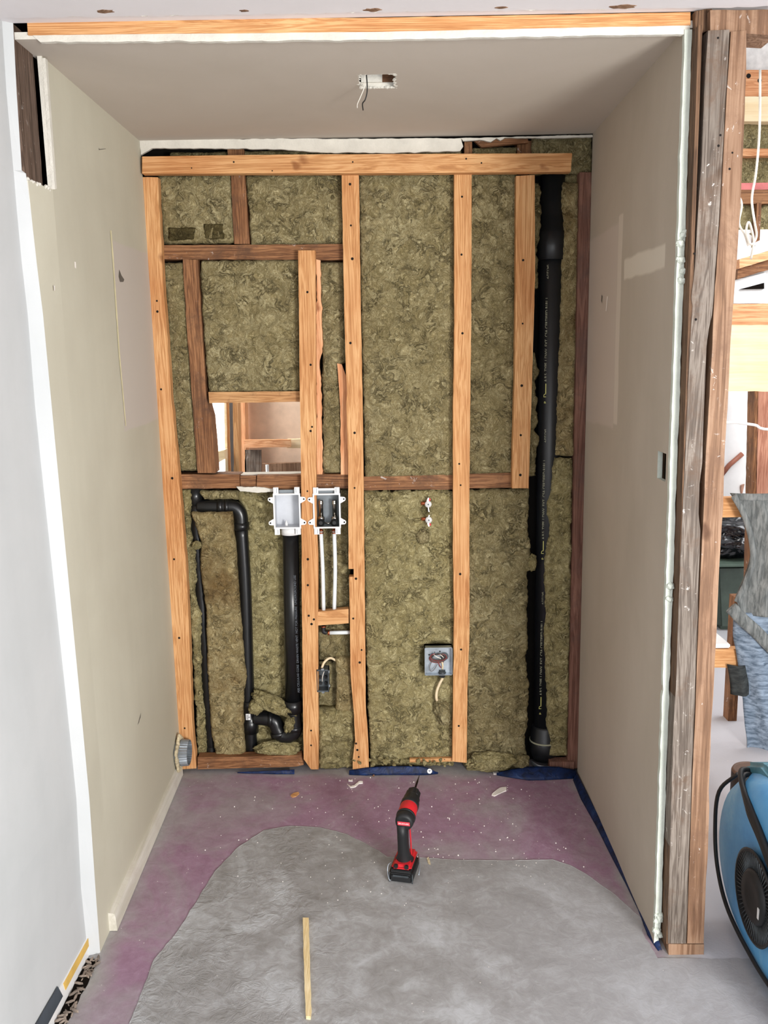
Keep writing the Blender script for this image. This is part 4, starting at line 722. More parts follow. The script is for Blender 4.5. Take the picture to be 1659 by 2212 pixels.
pipe('white_lead', [(x0+.028, .01, z1-.012), (x0+.022, .002, z1-.03), (x0+.020, .008, z1-.052)], .0016, WIREW, t, seg=6, label='white wire')
cp = [(-0.2195,0.4436),(-0.2081,0.4678),(-0.1863,0.4806),(-0.1651,0.4672)]
pipe('power_cable', [(p[0], .02+.012*i, p[1]) for i, p in enumerate(cp)], .005, CREAM, seg=12, flat=1, label='short white cable arching over the small dark switch box', category='cable') if False else pipe('power_cable', [(p[0], .02+.010*i, p[1]) for i, p in enumerate(cp)], .0048, CREAM, seg=12, label='short white cable arching over the small dark switch box', category='cable')
# ================================================================== DRYER DUCT
t = emp('dryer_duct', (-0.78, -0.055, .14), 'short crimped galvanised dryer duct sticking out of the left wall near the floor', 'duct')
bm = bmesh.new(); ns = 60; rings = []
for (d, rb, amp) in ((-0.02, .050, 0), (.018, .050, 0.0002), (.0185, .050, .0016), (.048, .0475, .0018), (.0482, .0455, .0018), (.0, .046, .0)):
    rings.append([bm.verts.new((-.795+d, -.055+(rb+amp*(1 if q % 2 else -1))*math.cos(2*math.pi*q/ns), .140+(rb+amp*(1 if q % 2 else -1))*math.sin(2*math.pi*q/ns))) for q in range(ns)])
for a, b in zip(rings, rings[1:]):
    for q in range(ns): bm.faces.new((a[q], a[(q+1) % ns], b[(q+1) % ns], b[q]))
mk('duct_sleeve', bm, GALV, t)
bm = bmesh.new(); lathe(bm, [(0, .045), (.002, .044), (.002, .001)], (-.80, -.055, .14), (1, 0, 0), 30); mk('duct_interior', bm, VOID, t)
bm = bmesh.new()
for k in range(40):
    a = 2*math.pi*k/40; rr = .058+.006*math.sin(5*a); bmesh.ops.create_icosphere(bm, subdivisions=2, radius=random.uniform(.009, .014), matrix=Matrix.Translation((-.794, -.055+rr*math.cos(a), .14+rr*1.0*math.sin(a))))
for v in bm.verts: v.co.x = -.793+(v.co.x+.793)*0.55+.003*noise.noise(v.co*70)
bmesh.ops.translate(bm, verts=bm.verts, vec=(.010, 0, 0)); mk('plaster_collar', bm, MUD, t, smooth=True, label='crumbly cream plaster around the duct')
for o in t.children: o.location.x += .014
# ================================================================== WALL FINISH DETAIL
# batten at the foot of the left wall
bm = bmesh.new(); P0 = [(-0.7955, .064), (-0.776, .060), (-0.773, .045), (-0.771, .002), (-0.7955, .002)]; a = [bm.verts.new((x, -.02, z)) for x, z in P0]; b = [bm.verts.new((x+.014, -.955, z*.93)) for x, z in P0]
bm.faces.new(a); bm.faces.new(b[::-1])
for i in range(5): bm.faces.new((a[i], a[(i+1) % 5], b[(i+1) % 5], b[i]))
mk('baseboard_left', bm, TRIMW, kind='structure')
# right wall: torn drywall edge, scraps and the foot
ye = -1.042
bm = bmesh.new(); prism(bm, resample([(FR(-1.04, .03)[0]-.001, .03), (FR(-1.04, 2.385)[0]-.001, 2.385), (FR(-1.04, 2.385)[0]+.0165, 2.385), (FR(-1.04, .03)[0]+.016, .03)], 0.02, 0.0016), ye-.004, -1.03); mk('trim_10', bm, GREENB, kind='structure')
bm = bmesh.new()
for k in range(22):
    z = random.choice((random.uniform(1.80, 1.93), random.uniform(1.0, 1.06), random.uniform(.03, .12))); bmesh.ops.create_icosphere(bm, subdivisions=1, radius=random.uniform(.006, .012), matrix=Matrix.Translation((FR(-1.04, z)[0]+random.uniform(0, .016), ye-.004, z)))
mk('trim_11', bm, GREENB, kind='structure')
bx('foam_strip', (0.775, -0.955, 0.0), (0.778, -0.95, 0.01), GREENB, kind='structure') if False else None
# near-black panel, painted shade inside the box cut-out
bx('cutout_shade_panel', (0.815, -0.99, 1.26), (0.825, -0.85, 1.42), VOID, kind='structure')
# front post of the right wall: stud side, grey stud, brown stud, plate
board('side_stud', [(-1.11, .036), (-1.085, 2.34), (-1.0, 2.34), (-1.0, .036)], .809, .8105, SAW, 'rough sawn brown stud side facing the alcove beside the torn drywall edge', 'stud', axis='x') if False else None
board('post_stud', [(0.802,2.3675),(0.8509,2.3687),(0.8507,2.288),(0.8489,2.2154),(0.8482,2.0997),(0.8474,1.9585),(0.8446,1.8572),(0.8426,1.7597),(0.8408,1.7269),(0.8345,1.6929),(0.8309,1.6498),(0.8315,1.5625),(0.832,1.4512),(0.8336,1.3658),(0.8291,1.3134),(0.8302,1.2369),(0.8368,1.1929),(0.8376,1.0701),(0.8402,0.9599),(0.8404,0.8479),(0.843,0.7072),(0.8431,0.5373),(0.8455,0.3658),(0.8463,0.2313),(0.8495,0.038),(0.7999,0.0387),(0.7966,0.1256),(0.7948,0.2676),(0.793,0.4068),(0.7916,0.538),(0.7893,0.6552),(0.7919,0.7717),(0.7909,0.885),(0.7892,1.1301),(0.791,1.3665),(0.7907,1.5077),(0.7905,1.6448),(0.7919,1.7167),(0.7927,1.7496),(0.7886,1.7682),(0.7932,1.8149),(0.7947,1.8569),(0.7968,1.9846),(0.7995,2.0693),(0.7991,2.1979),(0.7992,2.2888)], -1.09, -1.0, GREY, 'weathered grey stud, left of the pair at the alcove front right', 'stud', jit=0.0006, holes=[(0.8251,2.3512),(0.8408,2.1389),(0.8376,2.1153),(0.7919,1.8709),(0.802,1.7165)], hr=.003, group=GPO)
board('post_stud', [(0.8543,2.3646),(0.8893,2.3661),(0.8935,2.2873),(0.8955,2.1299),(0.8961,1.9946),(0.8945,1.8564),(0.8905,1.7404),(0.8888,1.6644),(0.8897,1.5334),(0.8882,1.3801),(0.8913,1.2478),(0.8899,1.2052),(0.889,1.056),(0.8903,0.9308),(0.8895,0.8472),(0.8902,0.7575),(0.888,0.677),(0.8899,0.5837),(0.8907,0.4892),(0.8941,0.4414),(0.8969,0.3015),(0.8952,0.2306),(0.8967,0.0879),(0.8978,0.0373),(0.852,0.038),(0.8488,0.2312),(0.848,0.3657),(0.8455,0.5372),(0.8454,0.7071),(0.8441,0.819),(0.8426,0.9599),(0.8423,1.0979),(0.8421,1.1797),(0.8431,1.2604),(0.8415,1.3947),(0.8442,1.5341),(0.8453,1.6551),(0.8441,1.7269),(0.8469,1.8561),(0.8496,1.9585),(0.8503,2.0996),(0.8511,2.2154),(0.8528,2.288)], -1.09, -1.0, BRN, 'rough brown stud, right of the pair at the alcove front right', 'stud', jit=0.0006, holes=[(0.871,2.0993),(0.8663,2.0631)], hr=.003, group=GPO)
board('inner_stud', [(-1.088, .036), (-1.088, 2.38), (-1.04, 2.38), (-1.04, .036)], -.001, .008, SAW, 'sawn brown stud face between the torn drywall edge and the grey stud', 'stud', axis='x', jit=0.001)
for v in bpy.data.objects['inner_stud'].data.vertices: v.co.x += .797-.0165*v.co.z/2.38
board('sole_plate', [(0.8029,0.0337),(0.9011,0.0309),(0.9015,-0.0073),(0.8044,-0.0032)], -1.085, -0.99, BRN, 'short sole plate on the floor under the pair of front studs', 'board')
board('top_plate', [(0.8079,2.4145),(0.961,2.412),(0.9643,2.3576),(0.8101,2.369)], -1.08, -0.99, BRN, 'brown top plate running right from the head of the front studs', 'board')
board('corner_block', [(0.7791,2.4191),(0.8187,2.4265),(0.8198,2.3803),(0.7835,2.3667)], -1.06, -0.99, SAW, 'grey brown block in the upper right corner above the sawn stud', 'block')
# ================================================================== FLOOR FINISH
def ribbon(name, poly, z0, z1, mat, res=0.02, amp=0.0, **t):
    bm = bmesh.new(); pts = resample(poly, 0.02, 0.004); prism(bm, pts, z0, z1, 'z')
    return mk(name, bm, mat, **t)
pl = [(-0.6186,-1.3222),(-0.618,-1.1788),(-0.6183,-1.08),(-0.5837,-0.9735),(-0.5574,-0.8436),(-0.5263,-0.664),(-0.4702,-0.5191),(-0.4003,-0.4192),(-0.3173,-0.3933),(-0.2091,-0.4023),(-0.1096,-0.4479),(-0.003,-0.5475),(0.028,-0.5876),(0.1502,-0.5933),(0.25,-0.6066),(0.4208,-0.6134),(0.5717,-0.6087),(0.6251,-0.6452),(0.6714,-0.7066),(0.7283,-0.8073),(0.7777,-0.9343)]
pl = [(p[0], p[1]) for p in pl]+[(0.76, -0.98), (0.77, -1.10), (1.6, -1.12), (1.6, -3.4), (-0.6, -3.4), (-.55, -1.9)]
bm = bmesh.new(); pts = resample(pl, 0.012, 0.004); vs = [bm.verts.new((p.x, p.y, .0018)) for p in pts]; fc = bm.faces.new(vs); bmesh.ops.triangulate(bm, faces=[fc])
lo = [bm.verts.new((v.co.x, v.co.y, 0.0002)) for v in vs]
for i in range(len(vs)): bm.faces.new((vs[i], vs[(i+1) % len(vs)], lo[(i+1) % len(vs)], lo[i]))
mk('floor_thinset', bm, TM, kind='structure')
# trowel ridge along the sweep
bm = bmesh.new(); rp = resample(pl[:21], 0.02, 0.003, closed=False); tube(bm, [(p.x, p.y, .0008) for p in rp], .0022, 6, smooth=False, flat=1.0)
for v in bm.verts: v.co.z = max(0.0003, v.co.z*0.8+.0008*noise.noise(v.co*40))
mk('floor_ridge', bm, TM, kind='structure')
# navy membrane along the back and right edges
def strip(name, pts, mat, label):
    bm = bmesh.new(); n = len(pts); rows = []
    for k in range(n):
        (a, b) = pts[k]; rows.append([bm.verts.new(Vector(a).lerp(Vector(b), q/5)+Vector((0, 0, .004*math.sin(q/5*math.pi)+.002*noise.noise(Vector(a)*30+Vector((q, 0, 0)))))) for q in range(6)])
    for r0, r1 in zip(rows, rows[1:]):
        for q in range(5): bm.faces.new((r0[q], r0[q+1], r1[q+1], r1[q]))
    o = mk(name, bm, mat, smooth=True, label=label, category='membrane'); md = o.modifiers.new('s', 'SOLIDIFY'); md.thickness = .0012; return o
def up(x, h): return (x, -.006, h)
def dn(x, y): return (x, y, .003)
m1 = strip('membrane_strip', [(up(-.56+.0*k, .003), dn(-.56, -.008)) if k == 0 else (up(-.56+k*.045, .006+.012*k/5), dn(-.56+k*.045, -.010-.001*k)) for k in range(6)], TAPE, 'navy membrane sliver at the floor left of the shorter stud')
def band(name, xs, hs, ys, label): return strip(name, [(up(x, h), dn(x, y)) for x, h, y in zip(xs, hs, ys)], TAPE, label)
band('membrane_strip', [-.12, -.05, .02, .09, .16, .19, .23], [.016, .028, .034, .036, .034, .028, .008], [-.016, -.022, -.020, -.018, -.018, -.014, -.008], 'navy membrane band along the floor under the large lower batt')
m3 = band('membrane_strip', [.46, .52, .58, .64, .70, .77], [.008, .026, .036, .038, .036, .024], [-.014, -.038, -.056, -.052, -.046, -.038], 'navy membrane band with round white marks below the stack pipe')
strip('membrane_strip', [((x_+.001, y_, h), (x_-w_, y_, .002)) for (x_, y_, h, w_) in ((.772, -.012, .02, .006), (.772, -.05, .02, .02), (.774, -.2, .022, .024), (.778, -.4, .02, .016), (.782, -.6, .018, .014), (.786, -.75, .016, .012), (.79, -.88, .016, .014), (.792, -1.0, .02, .022), (.79, -1.07, .004, .01))], TAPE, 'dark navy membrane strip along the foot of the right wall')
for (x, z, par) in ((0.6709, .019, m3), (0.1963, .020, None)):
    bm = bmesh.new(); lathe(bm, [(0, .0095), (.0008, .0095)], (x, -.0135 if par is None else -.018, z-.002), (0, -1, .35), 20)
    o = mk('logo_disc', bm, WHP, par or bpy.data.objects['membrane_strip.001'], label='round white printed mark')
    bm = bmesh.new(); box(bm, (x-.005, -.0155 if par is None else -.0205, z), (x+.005, -.0148 if par is None else -.0198, z+.0015)); box(bm, (x-.001, -.0155 if par is None else -.0205, z-.005), (x+.001, -.0148 if par is None else -.0198, z)); mk('logo_bars', bm, TAPE, o)
# mortar lip under the right membrane
board('mortar_ridge', [(0.5734,-0.009),(0.6584,0.0084),(0.7642,-0.0106),(0.761,-0.0262),(0.6488,-0.0464),(0.5963,-0.0371)], 0.0005, .006, MUD, 'crumbly grey mortar ridge on the floor below the navy membrane', 'mortar', axis='z', jit=.003, step=.01)
# ------------------------------------------------------------------ debris
def scrap(name, poly, mat, label, h=.003, cat='scrap'):
    bm = bmesh.new(); prism(bm, resample(poly, .006, .001), .0005, h, 'z')
    for v in bm.verts:
        if v.co.z > .001: v.co.z += .004*abs(noise.noise(v.co*60))
    return mk(name, bm, mat, label=label, category=cat)
scrap('paper_scrap', [(-0.1248,-0.0893),(-0.1098,-0.1084),(-0.0958,-0.1014),(-0.0807,-0.0716),(-0.0647,-0.0683),(-0.0643,-0.0835),(-0.0785,-0.0868),(-0.0919,-0.1126),(-0.1111,-0.1195)], PAPER, 'curled white paper scrap on the floor, left of the drill bit')
scrap('paper_scrap', [(-0.1208,-0.0552),(-0.1044,-0.0595),(-0.1042,-0.0672),(-0.1203,-0.0667)], PAPER, 'tiny white paper sliver just behind the curled scrap')
scrap('paper_scrap', [(0.4214,-0.1743),(0.4431,-0.1386),(0.4599,-0.1169),(0.4855,-0.1102),(0.4816,-0.1397),(0.4544,-0.1608),(0.431,-0.1817)], PAPER, 'larger torn white paper scrap on the floor, right of the drill')
scrap('paper_scrap', [(0.4469,0.0146),(0.4661,0.022),(0.4741,-0.0021),(0.4482,-0.0054)], PAPER, 'small white paper flake at the foot of the wide lower batt')
scrap('leaf_scrap', [(-0.3327,-0.1823),(-0.3227,-0.1611),(-0.3059,-0.1544),(-0.3013,-0.1653),(-0.3115,-0.1865),(-0.3247,-0.1932)], NEW['x'], 'small brown wood chip on the purple floor at left')
scrap('plaster_chip', [(0.159,-0.6017),(0.1656,-0.5909),(0.1688,-0.6184),(0.1694,-0.6374),(0.1623,-0.6291)], MUD, 'small pale chip on the floor right of the drill battery')
pp = [(-0.0258,-0.027),(-0.0007,0.0276),(0.1811,-0.0252),(0.2015,0.0217)]
pipe('loose_screw', [(pp[0][0], pp[0][1], .003), (pp[1][0], pp[1][1], .006)], .0025, OLD['x'], seg=8, smooth=False, label='dark splinter lying by the wall left of the drill bit', category='splinter')
bm = bmesh.new()
for k in range(230):
    x = random.triangular(-.72, .74, .45); y = random.uniform(-.85, -.02); s = random.uniform(.0008, .0026); bmesh.ops.create_icosphere(bm, subdivisions=1, radius=s, matrix=Matrix.Translation((x, y, s*.5)))
mk('plaster_specks', bm, PAPER, label='tiny white plaster specks scattered over the purple floor', category='debris', kind='stuff')
# wooden shim on the floor
bm = bmesh.new(); pts = resample([(-0.2205,-0.9175),(-0.2028,-0.9179),(-0.1794,-1.1508),(-0.1643,-1.2904),(-0.1644,-1.3181),(-0.1762,-1.3163),(-0.1788,-1.3),(-0.1956,-1.1505)], .02, .001); prism(bm, pts, .002, .012, 'z')
mk('wood_stick', bm, wood('pale_stick_wood', (214, 190, 142), (234, 214, 170), (244, 228, 190), 'y', knot=False), label='narrow pale wooden stick lying on the grey floor in front', category='stick')
# ================================================================== DRILL
D = emp('cordless_drill', (0.085, -0.675, 0.0), 'red and black cordless drill standing on its battery with the bit pointing at the wall', 'drill')
def dp(nm, bm, mt, par=None, smooth=False, **t):
    o = mk(nm, bm, mt, None, smooth=smooth, **t); o.parent = par or D; return o
TH = math.radians(-13); TI = math.radians(8)
ax = Vector((math.sin(-TH)*math.cos(TI), math.cos(TH)*math.cos(TI), math.sin(TI)))
hc = Vector((-.002, -.045, .195))
def rb(bm, a, b, bev, mi=0):
    box(bm, a, b); bmesh.ops.bevel(bm, geom=bm.edges[:], offset=bev, segments=3, affect='EDGES')
    bmesh.ops.rotate(bm, verts=bm.verts, cent=(0, 0, 0), matrix=Matrix.Rotation(TH, 3, 'Z'))
bm = bmesh.new(); rb(bm, (-.037, -.062, 0), (.037, .055, .03), .006); dp('battery', bm, RUB)
bm = bmesh.new(); rb(bm, (-.038, -.064, .024), (.038, .045, .042), .007); dp('battery_top', bm, RUB)
bm = bmesh.new(); rb(bm, (-.032, -.054, .036), (.032, .058, .056), .008); dp('foot_housing', bm, REDP)
for s in (-1, 1):
    bm = bmesh.new(); rb(bm, (-.006+s*.017, -.058, .046), (.006+s*.017, -.046, .0575), .002); dp('foot_pad', bm, RUB)
for s in (-1, 1):
    bm = bmesh.new(); rb(bm, (-.0015+s*.037, -.062, .002), (.0015+s*.037, -.058, .034), .0007); dp('battery_rib', bm, GALVD)
bm = bmesh.new(); rb(bm, (-.026, -.066, .022), (.026, -.061, .028), .002); dp('battery_latch', bm, GALVD)
# grip
bm = bmesh.new(); secs = []
for (z, yc, a, b) in ((.048, .0, .030, .036), (.056, -.004, .026, .032), (.072, -.010, .019, .027), (.11, -.018, .0175, .025), (.15, -.022, .0175, .026), (.185, -.022, .019, .030)):
    secs.append([bm.verts.new(Matrix.Rotation(TH, 3, 'Z')@Vector((a*math.cos(q/20*6.2832), yc+b*math.sin(q/20*6.2832), z))) for q in range(20)])
for a, b in zip(secs, secs[1:]):
    for q in range(20): bm.faces.new((a[q], a[(q+1) % 20], b[(q+1) % 20], b[q]))
bm.faces.new(secs[0][::-1]); bm.faces.new(secs[-1]); dp('grip', bm, RUB, smooth=True)
bm = bmesh.new(); tube(bm, [(.017, -.02, .17), (.020, -.015, .12), (.022, .0, .06)], .0022, 8); dp('grip_seam', bm, REDP)
bm = bmesh.new(); tube(bm, [(.004, .012, .165), (.006, .018, .15), (.005, .012, .135)], .007, 10); dp('trigger', bm, REDP)
bm = bmesh.new(); lathe(bm, [(0, .020), (.002, .027), (.012, .0295), (.03, .030), (.032, .0285)], hc, ax, 28); dp('rear_cap', bm, RUB)
bm = bmesh.new(); lathe(bm, [(.030, .0285), (.034, .0295), (.085, .0285), (.095, .026)], hc, ax, 28); dp('motor_housing', bm, REDP)
bm = bmesh.new(); lathe(bm, [(.0295, .0297), (.0305, .0312), (.036, .0312), (.037, .0297)], hc, ax, 28); dp('housing_band', bm, RUB)
bm = bmesh.new(); lathe(bm, [(.082, .0288), (.084, .0300), (.105, .0295), (.112, .026), (.128, .0265), (.132, .0245)], hc, ax, 28); dp('gear_housing', bm, RUB)
bm = bmesh.new(); ns = 36; R_ = []
side = ax.cross(Vector((0, 0, 1))).normalized(); upv = side.cross(ax)
for (d, rd, am) in ((.132, .022, 0), (.134, .0235, .0009), (.160, .0225, .0009), (.170, .017, .0), (.176, .010, 0)):
    R_.append([bm.verts.new(hc+ax*d+(side*math.cos(6.2832*q/ns)+upv*math.sin(6.2832*q/ns))*(rd+am*(1 if q % 4 < 2 else -1))) for q in range(ns)])
for a, b in zip(R_, R_[1:]):
    for q in range(ns): bm.faces.new((a[q], a[(q+1) % ns], b[(q+1) % ns], b[q]))
bm.faces.new(R_[0][::-1]); bm.faces.new(R_[-1]); dp('chuck', bm, RUB)
bm = bmesh.new(); tube(bm, [hc+ax*.17, hc+ax*.225, hc+ax*.23, hc+ax*.262], [.0035, .0035, .0028, .0008], 10, smooth=False); dp('drill_bit', bm, plain('black_bit_steel', (34, 22, 20), 0.4, .6))
bm = bmesh.new(); M = Matrix.Translation(hc-ax*.0012)@Matrix(((side.x, ax.x, upv.x, 0), (side.y, ax.y, upv.y, 0), (side.z, ax.z, upv.z, 0), (0, 0, 0, 1)))
vs = box(bm, (-.0195, -.0006, -.0065), (.0195, .0006, .0065)); bmesh.ops.transform(bm, matrix=M, verts=bm.verts); badge = dp('badge', bm, REDL, label='red badge with white lettering')
c = bpy.data.curves.new('badge_text', 'FONT'); c.body = 'BRUSHLESS'; c.size = .0066; c.extrude = .0002; c.align_x = 'CENTER'; c.align_y = 'CENTER'
tt = bpy.data.objects.new('badge_text', c); me = bpy.data.meshes.new_from_object(tt); bpy.data.objects.remove(tt); me.materials.append(WHP)
bt = bpy.data.objects.new('badge_text', me); COL.objects.link(bt); bt.parent = badge; bt.matrix_local = M@Matrix.Translation((0, -.0012, 0))@Matrix.Rotation(math.pi/2, 4, 'X')
bm = bmesh.new(); tube(bm, [(-.040, -.02, .05), (-.053, -.03, .045), (-.054, -.045, .022), (-.048, -.055, .008), (-.040, -.045, .012)], .0018, 8); dp('belt_clip', bm, GALV)
bm = bmesh.new(); tube(bm, [(.045, .03, .046), (.047, .0, .044), (.047, -.03, .030), (.043, -.045, .018)], .0018, 8); dp('bit_clip', bm, GALV)
for o in list(bpy.data.objects):
    if o.type == 'MESH' and not (o.parent and o.parent.type == 'EMPTY') and o.name.startswith(('floor_', 'plaster_specks', 'paper_scrap', 'leaf_scrap', 'plaster_chip', 'membrane', 'loose_screw', 'baseboard_left', 'mortar', 'logo', 'wood_stick', 'wool_crumbs')):
        for v in o.data.vertices: v.co.z += heave(v.co.x+o.location.x, v.co.y+o.location.y)
D.location.z += heave(.085, -.675)
# ================================================================== FAR ROOM SEEN THROUGH THE WALL OPENING
bx('wall_far_room', (-0.72, 1.62, 0.0), (1.2, 1.64, 2.6), TANB, kind='structure')
bx('floor_far_room', (-2.4, 0.16, -0.05), (0.9, 3.4, -0.001), TM, kind='structure') if False else None
Yb = 1.5
def fb(name, poly, y0, y1, mat, label, cat='board', axis='y', **k): return board(name, poly, y0, y1, mat, label, cat, axis=axis, **k)
fb('far_stud', [(-0.7297,1.5719),(-0.7028,1.5715),(-0.718,0.852),(-0.7507,0.8525)], 1.5, 1.61, BRICK['z'], 'reddish stud standing in the far room seen through the wall opening', 'stud')
fb('far_stud', [(-0.7135,1.577),(-0.6883,1.5766),(-0.7081,0.9018),(-0.734,0.9022)], 1.2, 1.29, NEW['z'], 'pale stud second from the left edge of the wall opening', 'stud')
fb('far_stud', [(-0.7572,1.5777),(-0.748,1.5775),(-0.7623,0.9027),(-0.7764,0.9029)], 1.2, 1.29, PLYW, 'bright thin stud beside the glaring window in the wall opening', 'stud')
fb('far_crossbar', [(-0.7104,1.2062),(-0.4648,1.2049),(-0.4661,1.1656),(-0.7121,1.1668)], 1.45, 1.49, BRICK['x'], 'orange crossbar on the tan wall seen through the opening', 'board')
fb('far_crossbar', [(-0.4875,1.2031),(-0.408,1.2044),(-0.4096,1.1546),(-0.4891,1.1558)], 1.5, 1.54, PLYW, 'pinkish continuation of the crossbar at the right edge of the opening', 'board')
fb('short_board', [(-0.7156,1.1493),(-0.6286,1.148),(-0.6372,0.927),(-0.7249,0.9283)], 1.5, 1.52, GREY, 'grey brown short board under the crossbar in the opening', 'board')
fb('far_crossbar', [(-0.6195,1.0789),(-0.4073,1.0806),(-0.4111,0.9562),(-0.6242,0.9594)], 1.45, 1.49, BRN, 'pinkish brown board low in the opening behind a small white fitting', 'board')
fb('building_paper', [(-0.812,1.5723),(-0.7675,1.5716),(-0.7894,0.8447),(-0.83,0.8453)], 1.55, 1.57, plain('dark_building_paper', (72, 68, 66), .9), 'dark building paper strip between the two pale far studs', 'paper')
fb('far_sill', [(-0.8219,1.1747),(-0.7526,1.1919),(-0.7547,1.1461),(-0.8178,1.1172)], 1.1, 1.19, PLYW, 'small sloping ledge at the lower left of the opening', 'board')
p = (-0.4785,1.1753)
pipe('pipe_stub', [(p[0], .6, 0), (p[0], .6, p[1])], .007, WHP, seg=14, smooth=False, label='tiny white pipe fitting standing in the opening', category='fitting')
bx('window_1', (-1.35, 1.9, 0.9), (-0.78, 1.92, 2.2), SKYP, kind='structure')
bx('ceiling_far_room', (-2.4, 0.16, 2.6), (0.9, 2.6, 2.62), CHALK, kind='structure')
# ================================================================== SIDE ROOM AT THE RIGHT
YW = 1.9
bx('wall_side_room', (0.92, 2.05, 0.0), (4.2, 2.08, 3.8), plain('pale_side_wall', (232, 228, 226), .8), kind='structure')
bx('trim_20', (.92, -0.98, 2.43), (3.4, -0.90, 2.445), CEILW, kind='structure')
def sw(name, poly, y0, y1, mat, label, cat='board', **k): return board(name, poly, y0, y1, mat, label, cat, **k)
sw('side_beam', [(1.5666,3.1253),(3.7444,3.0907),(3.7595,2.9586),(1.5716,2.9933)], 1.86, 1.95, BRICK['x'], 'upper orange beam at the top of the side room', 'beam', holes=[(2.0208,3.088),(2.0818,3.0637)], hr=.012)
sw('side_beam', [(1.5716,2.9909),(3.7598,2.9562),(3.7742,2.83),(1.5764,2.8648)], 1.86, 1.95, PLYW, 'paler lower beam right under the orange beam in the side room', 'beam')
sw('side_crossbar', [(1.5816,2.7279),(3.7899,2.6931),(3.794,2.6568),(1.5829,2.6916)], 1.88, 1.97, BRICK['x'], 'thin orange crossbar between two insulation layers in the side room', 'board')
batt('insulation_batt', [(1.5765,2.8624),(1.5815,2.7303)], [(3.7745,2.8276),(3.7896,2.6955)], 1.93, 'dark wool layer above the thin crossbar in the side room', thick=.08, res=.03, lump=.02)
batt('insulation_batt', [(1.583,2.6892),(1.5881,2.5555)], [(3.7943,2.6544),(3.8096,2.5207)], 1.93, 'wool layer below the thin crossbar in the side room', thick=.08, res=.03, lump=.02)
bx('pink_paper_strip', (1.5886, 1.92, 2.512), (4.1, 1.96, 2.5487), plain('pink_paper', (206, 120, 118), .8), label='pink paper edge under the side room wool', category='paper strip')
sw('side_crossbar', [(1.5895,2.5164),(3.8141,2.4815),(3.8225,2.4079),(1.5923,2.4427)], 1.9, 1.97, OLD['x'], 'dark rail under the pink paper edge in the side room', 'board')
batt('insulation_batt', [(1.5923,2.4427),(1.6022,2.182)], [(3.8225,2.4079),(3.8523,2.147)], 1.95, 'shaded wool behind the hanging white cable', thick=.08, res=.03, lump=.03)
sw('side_stud', [(2.1105,2.4346),(2.1361,2.4342),(2.137,2.2361),(2.1119,2.2241)], 1.88, 1.94, OLD['z'], 'dark short stud behind the hanging white cable', 'stud')
sw('side_brace', [(2.0185,2.1329),(3.0044,2.401),(3.0076,2.364),(2.0211,2.0826)], 1.85, 1.9, BRICK['x'], 'sloping orange brace in the side room', 'board')
sw('side_brace', [(2.0212,2.08),(3.0073,2.3664),(3.0125,2.307),(2.0188,2.0271)], 1.87, 1.93, OLD['x'], 'sloping dark brace right under the orange one', 'board')
sw('wall_sheet', [(2.0112,2.0221),(2.1907,2.0648),(2.2005,1.8947),(2.0176,1.8975)], 1.9, 1.93, WHP, 'white panel with a black triangular gap in the side room', 'panel')
bm = bmesh.new(); prism(bm, [(2.0438,1.9728),(2.177,2.0061),(2.1789,1.9732)], 1.885, 1.899); mk('black_gap', bm, VOID, bpy.data.objects['wall_sheet']).location = -bpy.data.objects['wall_sheet'].location
sw('side_crossbar', [(1.0658,1.8197),(2.5847,1.8015),(2.5935,1.7207),(1.0685,1.7407)], .25, .29, BRICK['x'], 'orange crossbar resting on top of the pale plywood in the side room', 'board')
sw('plywood_sheet', [(1.0685,1.7407),(2.5935,1.7207),(2.622,1.462),(1.0775,1.4837)], .26, .28, PLYW, 'pale yellow plywood panel in the side room', 'panel')
sw('side_stud', [(1.8865,1.7619),(2.0205,1.7599),(2.1073,0.3491),(1.9396,0.3516)], 1.2, 1.29, wood('pinkish_far_stud', (150, 100, 80), (184, 132, 110), (206, 160, 136), 'z'), 'pinkish brown upright at the right frame edge behind the white cable', 'stud')
sw('side_stud', [(1.8706,1.7622),(1.8842,1.762),(1.9372,0.3516),(1.9156,0.352)], 1.2, 1.29, OLD['z'], 'narrow dark upright beside the pinkish one at the right frame edge', 'stud')
bx('door_1', (1.7981, 1.93, 0.0), (2.2222, 1.97, 2.3), WHP, kind='structure')
p = [(1.9837,0.889),(2.0462,0.9743),(2.1199,1.0402)]
pipe('hand_rail', [at(q, 1.92) for q in p], .014, plain('rail_brown', (150, 92, 72), .5), seg=10, smooth=False, label='thin slanted brown handrail against the white door', category='handrail')
p = [(1.1836,1.3101),(1.5242,1.329),(1.5845,1.3261),(1.6452,1.3172),(1.787,1.2949),(2.5861,1.329)]
pipe('slack_cable', [at(q, .6) for q in p], .006, WHP, seg=8, label='white cable slung across in front of the white door', category='cable')
p = [(1.7052,2.8469),(1.7153,2.6326),(1.7157,2.5162),(1.7097,2.4026),(1.6986,2.3039),(1.7166,2.2039),(1.7282,2.1435),(1.7052,2.1076),(1.6813,2.1644),(1.6916,2.2043),(1.7168,2.1236),(1.7087,2.0428)]
pipe('hanging_cable', [at(q, .9) for q in p], .0055, WIREW, seg=8, label='looped white cable hanging in front of the side room wool', category='cable')
p = [(1.5999,2.8486),(1.6152,2.6342),(1.6375,2.3643),(1.6624,2.2846),(1.6541,2.2049),(1.6818,2.1543),(1.7012,2.1036)]
pipe('hanging_cable', [at(q, .92) for q in p], .005, WIREW, seg=8, label='second white cable loop beside the front studs', category='cable')
sw('guard_rail', [(1.0924,1.0596),(2.668,1.0435),(2.6771,0.9604),(1.0952,0.9803)], .25, .29, NEW['x'], 'upper pale rail that the grey hoodie hangs over', 'rail')
